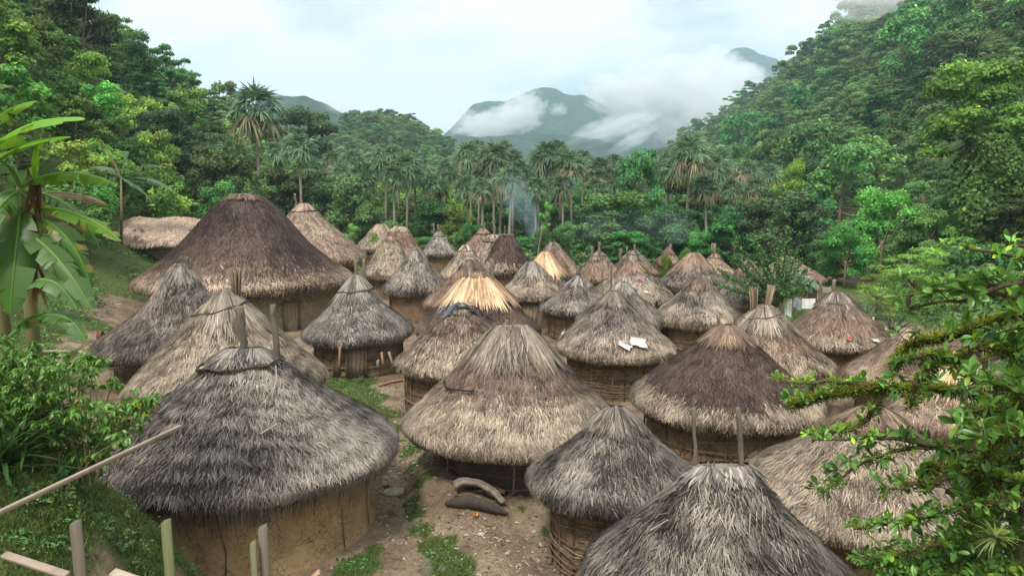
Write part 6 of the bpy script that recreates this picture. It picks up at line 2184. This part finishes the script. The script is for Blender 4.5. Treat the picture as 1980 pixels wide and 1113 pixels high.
# ------------------------------------------------------------------ things lying on roofs
def on_roof(h, px, py):
    root, rf, loc = h
    th = np.linspace(-math.pi, 0, 240)
    uu = np.linspace(0, .99, 160)
    TH, UU = np.meshgrid(th, uu)
    P, _ = rf.surf(TH, UU)
    Wp = P + np.array(loc)
    d = Wp - np.array([0, 0, CAMH])
    zc = d[..., 1] * cp - d[..., 2] * sp_
    X = 990 + FPX * d[..., 0] / zc
    Y = 556.5 - FPX * (d[..., 1] * sp_ + d[..., 2] * cp) / zc
    e_ = (X - px) ** 2 + (Y - py) ** 2
    i = np.unravel_index(e_.argmin(), e_.shape)
    _, T, Nn, _ = rf.frame(np.array([TH[i]]), np.array([UU[i]]))
    return Wp[i], T[0], Nn[0]
def rag(name, label, h, px, py, wd, ht, col, seed, rotn=0.0, mat=None, cat='cloth', off=.14):
    r = np.random.default_rng(seed)
    p, T, Nn = on_roof(h, px, py)
    S = np.cross(T, Nn)
    A = T * math.cos(rotn) + S * math.sin(rotn)
    B = np.cross(A, Nn)
    no = SinNoise(seed, 3.0 / max(wd, .2), octaves=2)
    nu = 14
    u, v = np.meshgrid(np.linspace(-.5, .5, nu), np.linspace(-.5, .5, nu))
    out = 1 + .10 * np.sin(np.arctan2(v, u) * 3 + seed)
    Q = (u * out)[..., None] * wd * B + (v * out)[..., None] * ht * A
    Q = Q + Nn * (off + .05 * no(Q))[..., None]
    Qb = Q - Nn * .008
    gi = np.arange(nu * nu).reshape(nu, nu)
    F = np.stack([gi[:-1, :-1], gi[:-1, 1:], gi[1:, 1:], gi[1:, :-1]], -1).reshape(-1, 4)
    m = MB()
    m.add(Q.reshape(-1, 3), F, col)
    m.add(Qb.reshape(-1, 3), F[:, ::-1], col)
    o = m.build(name, mat or M_cloth, smooth_=True)
    o.location = tuple(p)
    tag(o, label, cat)
WH = (.62, .59, .56)
rag('rag', 'larger white rag spread on the eave of the hut with crossed thin poles', h28, 1232, 666, .62, .42, WH, 1, .3)
rag('rag', 'smaller white rag left of the larger one on the same eave', h28, 1207, 672, .50, .22, WH, 2, .6)
rag('rag', 'pale lilac rag at the left eave of the hut with white rags', h28, 1084, 640, .40, .18, (.66, .58, .66), 3, .5)
rag('rag', 'small green scrap on the wide cream and brown roof', h20, 1208, 549, .22, .18, (.03, .38, .22), 4, 0, M_plastic, 'scrap')
rag('rag', 'small magenta scrap on the wide cream and brown roof', h20, 1237, 544, .22, .18, (.40, .04, .14), 5, 0, M_plastic, 'scrap')
rag('rag', 'upright white cloth patch on the wide cream and brown roof', h20, 1220, 561, .26, .42, WH, 6, 0)
rag('rag', 'small white scrap lying right of the cloth patch on the cream and brown roof', h20, 1248, 567, .26, .16, WH, 7, .4)
rag('rag', 'small white rag on the right slope of the tidy reddish brown roof', h37, 1690, 661, .26, .16, WH, 8, .3)
rag('rag', 'small red rag on the front of the tidy reddish brown roof', h37, 1641, 659, .20, .14, (.50, .12, .10), 9, .3)
rag('cloth', 'blue cloth hanging at the wall under the wide cream and brown roof', h20, 1276, 590, .30, .40, (.02, .16, .48), 10, 0, M_cloth, 'cloth', -.15)
# strips of blue plastic over a crown
def blue_plastic():
    r = np.random.default_rng(70)
    m = MB()
    p0, _, _ = on_roof(h30, 890, 592)
    n = 0
    for (a, b) in [((888, 590), (862, 618)), ((892, 592), (870, 606)), ((895, 592), (930, 612)), ((900, 600), (956, 628)), ((880, 596), (915, 600)), ((885, 600), (905, 592)), ((905, 606), (945, 626)), ((872, 600), (852, 612)), ((890, 598), (925, 606))]:
        q = [on_roof(h30, a[0] + (b[0] - a[0]) * t + r.normal() * 1.5, a[1] + (b[1] - a[1]) * t + r.normal() * 1.0) for t in np.linspace(0, 1, 7)]
        P = np.array([k[0] + k[2] * (.16 + .03 * r.random()) for k in q]) - p0
        Nn = np.array([k[2] for k in q])
        T = unit(np.gradient(P, axis=0)); S = unit(np.cross(T, Nn))
        c = np.array([(.09, .14, .21), (.03, .04, .06), (.20, .27, .33)][r.integers(0, 3)])
        w_ = r.uniform(.015, .045)
        V = np.concatenate([P - S * w_, P + S * w_ + Nn * .05])
        k = len(P)
        m.add(V, np.array([(i, i + 1, k + i + 1, k + i) for i in range(k - 1)]), c)
    o = m.build('plastic_sheeting', M_plastic)
    o.location = tuple(p0)
    tag(o, 'torn strips of blue grey plastic over the crown of a brown hut', 'plastic sheet')
blue_plastic()
def stick_on(label, h, pts, rad, col):
    P = [on_roof(h, *q)[0] + on_roof(h, *q)[2] * .16 for q in pts]
    logobj('stick', label, 'stick', P, [rad, rad * .7], col, 6, .05)
stick_on('bent black stick on the thatch of the middle brown hut', h31, [(866, 742), (868, 756), (885, 760), (922, 762)], .03, (.03, .025, .022))
stick_on('pale thin stick on the thatch of the grey near hut', h1, [(502, 848), (536, 826)], .014, (.55, .48, .38))
stick_on('dry frond stalk hanging from the ring of the grey near hut', h1, [(528, 715), (531, 740), (524, 775)], .014, (.45, .40, .36))
stick_on('grey stalk lying on the dark hut at the bottom edge', h33, [(1268, 1035), (1302, 1012)], .012, (.40, .36, .32))

# ------------------------------------------------------------------ laundry
def sheet(label, pa, pb, drop, col, seed, name='laundry_sheet'):
    no = SinNoise(seed, 3.0, octaves=2)
    pa, pb = np.array(pa), np.array(pb)
    nu, nv = 16, 8
    u, v = np.meshgrid(np.linspace(0, 1, nu), np.linspace(0, 1, nv))
    P = pa + (pb - pa) * u[..., None] + np.array([0, 0, -1.0]) * (v * drop)[..., None]
    nrm = unit(np.cross(pb - pa, [0, 0, 1.0]))
    P = P + nrm * (.06 * no(np.stack([u * 2, v * .5, 0 * u], -1)) * v)[..., None]
    gi = np.arange(nu * nv).reshape(nv, nu)
    F = np.stack([gi[:-1, :-1], gi[:-1, 1:], gi[1:, 1:], gi[1:, :-1]], -1).reshape(-1, 4)
    m = MB()
    o0 = (pa + pb) / 2
    m.add(P.reshape(-1, 3) - o0, F, col)
    m.add(P.reshape(-1, 3) - o0 + nrm * .01, F[:, ::-1], col)
    o = m.build(name, M_cloth, smooth_=True)
    o.location = tuple(o0)
    tag(o, label, 'laundry')
LW = (.86, .86, .88)
sheet('narrow white cloth hanging leftmost in the laundry behind the reddish brown hut', at(1523, 566, 37), at(1532, 572, 37), 1.2, LW, 1)
sheet('bluish white sheet hanging in the middle of the left laundry line', at(1534, 571, 37), at(1549, 580, 36.5), .6, (.72, .78, .88), 2)
sheet('wide white sheet at the right of the left laundry line', at(1551, 577, 36.4), at(1577, 577, 36), .55, LW, 3)
sheet('white sheet on the right laundry line, left of the black seam', at(1694, 632, 29), at(1713, 636, 28.8), .55, (.80, .82, .86), 4)
sheet('white sheet on the right laundry line, right of the black seam', at(1715, 636, 28.8), at(1742, 640, 28.5), .62, LW, 5)
sheet('dark blue cloth folded over the right laundry line', at(1692, 622, 29.2), at(1708, 629, 29.1), .22, (.02, .03, .07), 6)
def clothesline(label, pts, posts):
    root = thing('clothesline', label, 'clothesline', tuple(np.array(pts[0]) * [1, 1, 0]))
    b = np.array(root.location)
    m = MB(); m.tube(polyline([np.array(p) for p in pts], 12) - b, .008, 4, (.5, .5, .5)); m.build('line', M_wood, root)
    for p in posts:
        m = MB(); p = np.array(p)
        m.tube([np.array([p[0], p[1], gz(p[0], p[1]) - .1]) - b, p - b], [.05, .035], 6, (.55, .50, .45)); m.build('post', M_wood, root)
clothesline('line with posts holding the left laundry behind the reddish brown hut', [at(1520, 565, 37), at(1550, 578, 36.5), at(1580, 577, 36)], [at(1521, 562, 37), at(1582, 574, 36)])
clothesline('line with posts holding the right laundry behind the pale brown hut', [at(1688, 618, 29.3), at(1713, 636, 28.8), at(1745, 640, 28.4)], [at(1689, 612, 29.3), at(1714, 632, 28.8), at(1748, 634, 28.4)])
# net stretched from the rear right hut
def net():
    pa, pb = at(1565, 535, 47), at(1606, 556, 46)
    m = MB()
    o0 = (pa + pb) / 2
    a = pb - pa
    for i in range(15):
        t = i / 14
        top = pa + a * t + np.array([0, 0, -.25 * math.sin(math.pi * t)])
        bot = top + np.array([0, -.25, -.55 * (1 - .6 * t)])
        m.tube([top - o0, bot - o0], .012, 4, (.42, .38, .30))
    for j in range(7):
        s = j / 6
        P = []
        for i in range(15):
            t = i / 14
            top = pa + a * t + np.array([0, 0, -.25 * math.sin(math.pi * t)])
            P.append(top + np.array([0, -.25, -.55 * (1 - .6 * t)]) * s - o0)
        m.tube(P, .014, 4, (.46, .42, .34))
    m.tube([pb - o0 + [0, 0, .1], np.array([pb[0], pb[1], gz(pb[0], pb[1])]) - o0], .05, 6, (.3, .25, .2))
    o = m.build('net', M_wood)
    o.location = tuple(o0)
    tag(o, 'pale net stretched from the rear right hut to a short post', 'net')
net()
# rooster on the slope
def rooster():
    p = gp_(193, 664)
    root = thing('rooster', 'dark red and black rooster standing on the slope left of the dull grey hut', 'rooster', tuple(p))
    s = 1.25
    m = MB()
    def prof(pts, rad, seg=10, col=(.14, .05, .03)):
        m.tube(np.array(pts) * s, np.array(rad) * s, seg, col, wob=.03)
    # one continuous trunk from tail root over the back to the head
    prof([(-.17, 0, .30), (-.12, 0, .27), (-.04, 0, .24), (.05, 0, .24), (.10, 0, .29), (.125, 0, .36), (.135, 0, .42), (.155, 0, .455), (.185, 0, .45)],
         [.025, .07, .10, .10, .075, .045, .033, .032, .012], 12, (.20, .06, .03))
    for sy in (-.035, .035):
        m.tube(np.array([(0.0, sy, .2), (.015, sy, .10), (0.0, sy, .0)]) * s, np.array([.035, .014, .010]) * s, 6, (.35, .25, .06))
        for a in (-.5, 0, .5, 3.1):
            m.tube(np.array([(0.0, sy, .006), (.05 * math.cos(a), sy + .05 * math.sin(a), .004)]) * s, .006 * s, 4, (.35, .25, .06))
    m.build('body', M_cloth, root, smooth_=True)
    t = MB()
    n = 14
    a = np.linspace(-.3, 1.2, n)
    A = np.stack([-np.cos(a), .2 * np.sin(np.arange(n) * 2.0), np.sin(a) + .3], -1)
    blades(t, np.tile(np.array([-.15, 0, .29]) * s, (n, 1)), A, np.tile([0, 1.0, 0.01], (n, 1)), .24 * s, .05 * s, .1, .45, (.02, .03, .03))
    t.build('tail', M_gloss, root)
    c = MB()
    for k in range(4):
        c.blob(np.array([.135 + .017 * k, 0, .492 - .002 * k]) * s, np.array([.011, .005, .022]) * s, k + 1, 8, 6, .1, (.45, .03, .02))
    c.blob(np.array([.185, 0, .425]) * s, np.array([.008, .006, .022]) * s, 9, 8, 6, .1, (.45, .03, .02))
    c.tube(np.array([(.185, 0, .45), (.212, 0, .443)]) * s, np.array([.009, .002]) * s, 5, (.45, .33, .10))
    c.build('comb_and_beak', M_cloth, root)
    w = MB()
    n = 16
    for sy in (-1, 1):
        P = np.stack([np.linspace(.06, -.04, n), np.full(n, sy * .085), np.full(n, .28)], -1) * s
        A = np.tile([-.9, sy * .05, -.35], (n, 1)) + .1 * rng.normal(size=(n, 3))
        blades(w, P, A, np.tile([0, sy * 1.0, .2], (n, 1)), .13 * s, .035 * s, .1, .1, (.07, .03, .02))
    w.build('wing', M_gloss, root)
    root.rotation_euler = (0, 0, 2.4)
rooster()
# ------------------------------------------------------------------ air, low cloud and smoke
def vol_mat(name, density, color=(1, 1, 1), noise=None, aniso=0.0, falloff=True, thr=(.35, .75)):
    m = bpy.data.materials.new(name)
    m.use_nodes = True
    t = m.node_tree
    t.nodes.clear()
    o = t.nodes.new('ShaderNodeOutputMaterial')
    v = t.nodes.new('ShaderNodeVolumePrincipled')
    v.inputs['Color'].default_value = (*color, 1)
    v.inputs['Density'].default_value = density
    v.inputs['Anisotropy'].default_value = aniso
    t.links.new(v.outputs[0], o.inputs['Volume'])
    if noise:
        c = t.nodes.new('ShaderNodeTexCoord')
        n = t.nodes.new('ShaderNodeTexNoise')
        n.inputs['Scale'].default_value = noise
        n.inputs['Detail'].default_value = 8
        n.inputs['Roughness'].default_value = .68
        n.inputs['Distortion'].default_value = .3
        oi = t.nodes.new('ShaderNodeObjectInfo')
        ad = t.nodes.new('ShaderNodeVectorMath')
        t.links.new(c.outputs['Object'], ad.inputs[0])
        t.links.new(oi.outputs['Location'], ad.inputs[1])
        t.links.new(ad.outputs[0], n.inputs['Vector'])
        # distance from the middle of the unit ball
        ln = t.nodes.new('ShaderNodeVectorMath')
        ln.operation = 'LENGTH'
        t.links.new(c.outputs['Object'], ln.inputs[0])
        ma = t.nodes.new('ShaderNodeMath')       # noise - k * r^2
        ma.operation = 'MULTIPLY_ADD'
        sq = t.nodes.new('ShaderNodeMath')
        sq.operation = 'POWER'
        sq.inputs[1].default_value = 2.0
        t.links.new(ln.outputs['Value'], sq.inputs[0])
        t.links.new(sq.outputs[0], ma.inputs[0])
        ma.inputs[1].default_value = -1.15
        sc_n = t.nodes.new('ShaderNodeMath')
        sc_n.operation = 'MULTIPLY_ADD'
        sc_n.inputs[1].default_value = 4.2
        sc_n.inputs[2].default_value = -1.45
        t.links.new(n.outputs['Fac'], sc_n.inputs[0])
        t.links.new(sc_n.outputs[0], ma.inputs[2])
        mr = t.nodes.new('ShaderNodeMapRange')
        mr.interpolation_type = 'SMOOTHSTEP'
        mr.inputs['From Min'].default_value = thr[0]
        mr.inputs['From Max'].default_value = thr[1]
        mr.inputs['To Min'].default_value = 0
        mr.inputs['To Max'].default_value = density
        t.links.new(ma.outputs[0], mr.inputs['Value'])
        t.links.new(mr.outputs[0], v.inputs['Density'])
    return m
def ball(name, loc, scale, mat, rot=(0, 0, 0), kind='stuff', label=None):
    mb = MB()
    mb.blob((0, 0, 0), (1, 1, 1), 1, 24, 14, 0.0)
    o = mb.build(name, mat)
    o.location = loc
    o.scale = scale
    o.rotation_euler = rot
    o['kind'] = kind
    if label:
        o['label'] = label
    return o
M_mist = vol_mat('low_cloud', 0.03, (1, 1, 1), 2.4, thr=(-.35, .75))
M_mist2 = vol_mat('thin_cloud', 0.016, (1, 1, 1), 2.0, thr=(-.25, .9))
def cloud(px, py, D, wpx, hpx, mat, dd=120, rot=0.0):
    p = at(px, py, D)
    k = D / FPX
    ball('cloud', tuple(p), (wpx * k / 2, dd, hpx * k / 2), mat, (0, rot, 0), label='white low cloud clinging to the far mountain')
cloud(960, 240, 1750, 190, 66, M_mist, 110, R_(-8))
cloud(1010, 215, 1800, 110, 84, M_mist, 80, R_(-35))
cloud(1080, 212, 1780, 46, 30, M_mist2, 60)
cloud(1215, 190, 1800, 210, 90, M_mist, 110, R_(14))
cloud(1300, 205, 1700, 300, 190, M_mist, 160, R_(10))
cloud(1180, 250, 1500, 230, 60, M_mist2, 100, R_(-20))
cloud(1390, 190, 1900, 220, 150, M_mist, 160)
cloud(1225, 270, 1250, 120, 34, M_mist2, 60, R_(-30))
cloud(1370, 150, 2000, 150, 120, M_mist, 120)
cloud(1440, 150, 2050, 110, 50, M_mist, 80, R_(25))
cloud(900, 225, 1850, 60, 34, M_mist2, 60)
cloud(660, 205, 820, 110, 40, M_mist2, 80, R_(25))
cloud(1700, -5, 300, 330, 86, vol_mat('hanging_cloud', 0.06, (1, 1, 1), 1.8, thr=(-.3, .9)), 30, R_(4))
# blue wood smoke
M_smoke = vol_mat('wood_smoke', 0.035, (.72, .86, 1.0), 1.6, thr=(-.3, 1.1))
M_smoke2 = vol_mat('thick_wood_smoke', 0.16, (.62, .82, 1.0), 2.2, thr=(-.3, 1.0))
def smoke(px, py, D, wpx, hpx, dens=None, rot=0.0, dd=1.6):
    p = at(px, py, D)
    k = D / FPX
    ball('smoke', tuple(p), (wpx * k / 2, dd, hpx * k / 2), dens or M_smoke, (0, rot, 0), label='thin blue wood smoke drifting up among the roofs')
smoke(1030, 430, 70, 44, 130, M_smoke2, rot=R_(-14))
smoke(1000, 385, 72, 90, 120, M_smoke2, rot=R_(-20), dd=2)
smoke(1180, 440, 72, 230, 90, dd=3)
smoke(1290, 440, 66, 150, 90, dd=3)
smoke(1360, 520, 46, 120, 70, rot=R_(20), dd=1.5)
# even haze
hz = MB()
hz.box((0, 2400, 320), (7000, 5600, 1000))
ho = hz.build('haze', vol_mat('haze', 0.00028, (.62, .85, 1.0)))
ho['kind'] = 'stuff'
ho['label'] = 'pale bluish haze in the valley air'
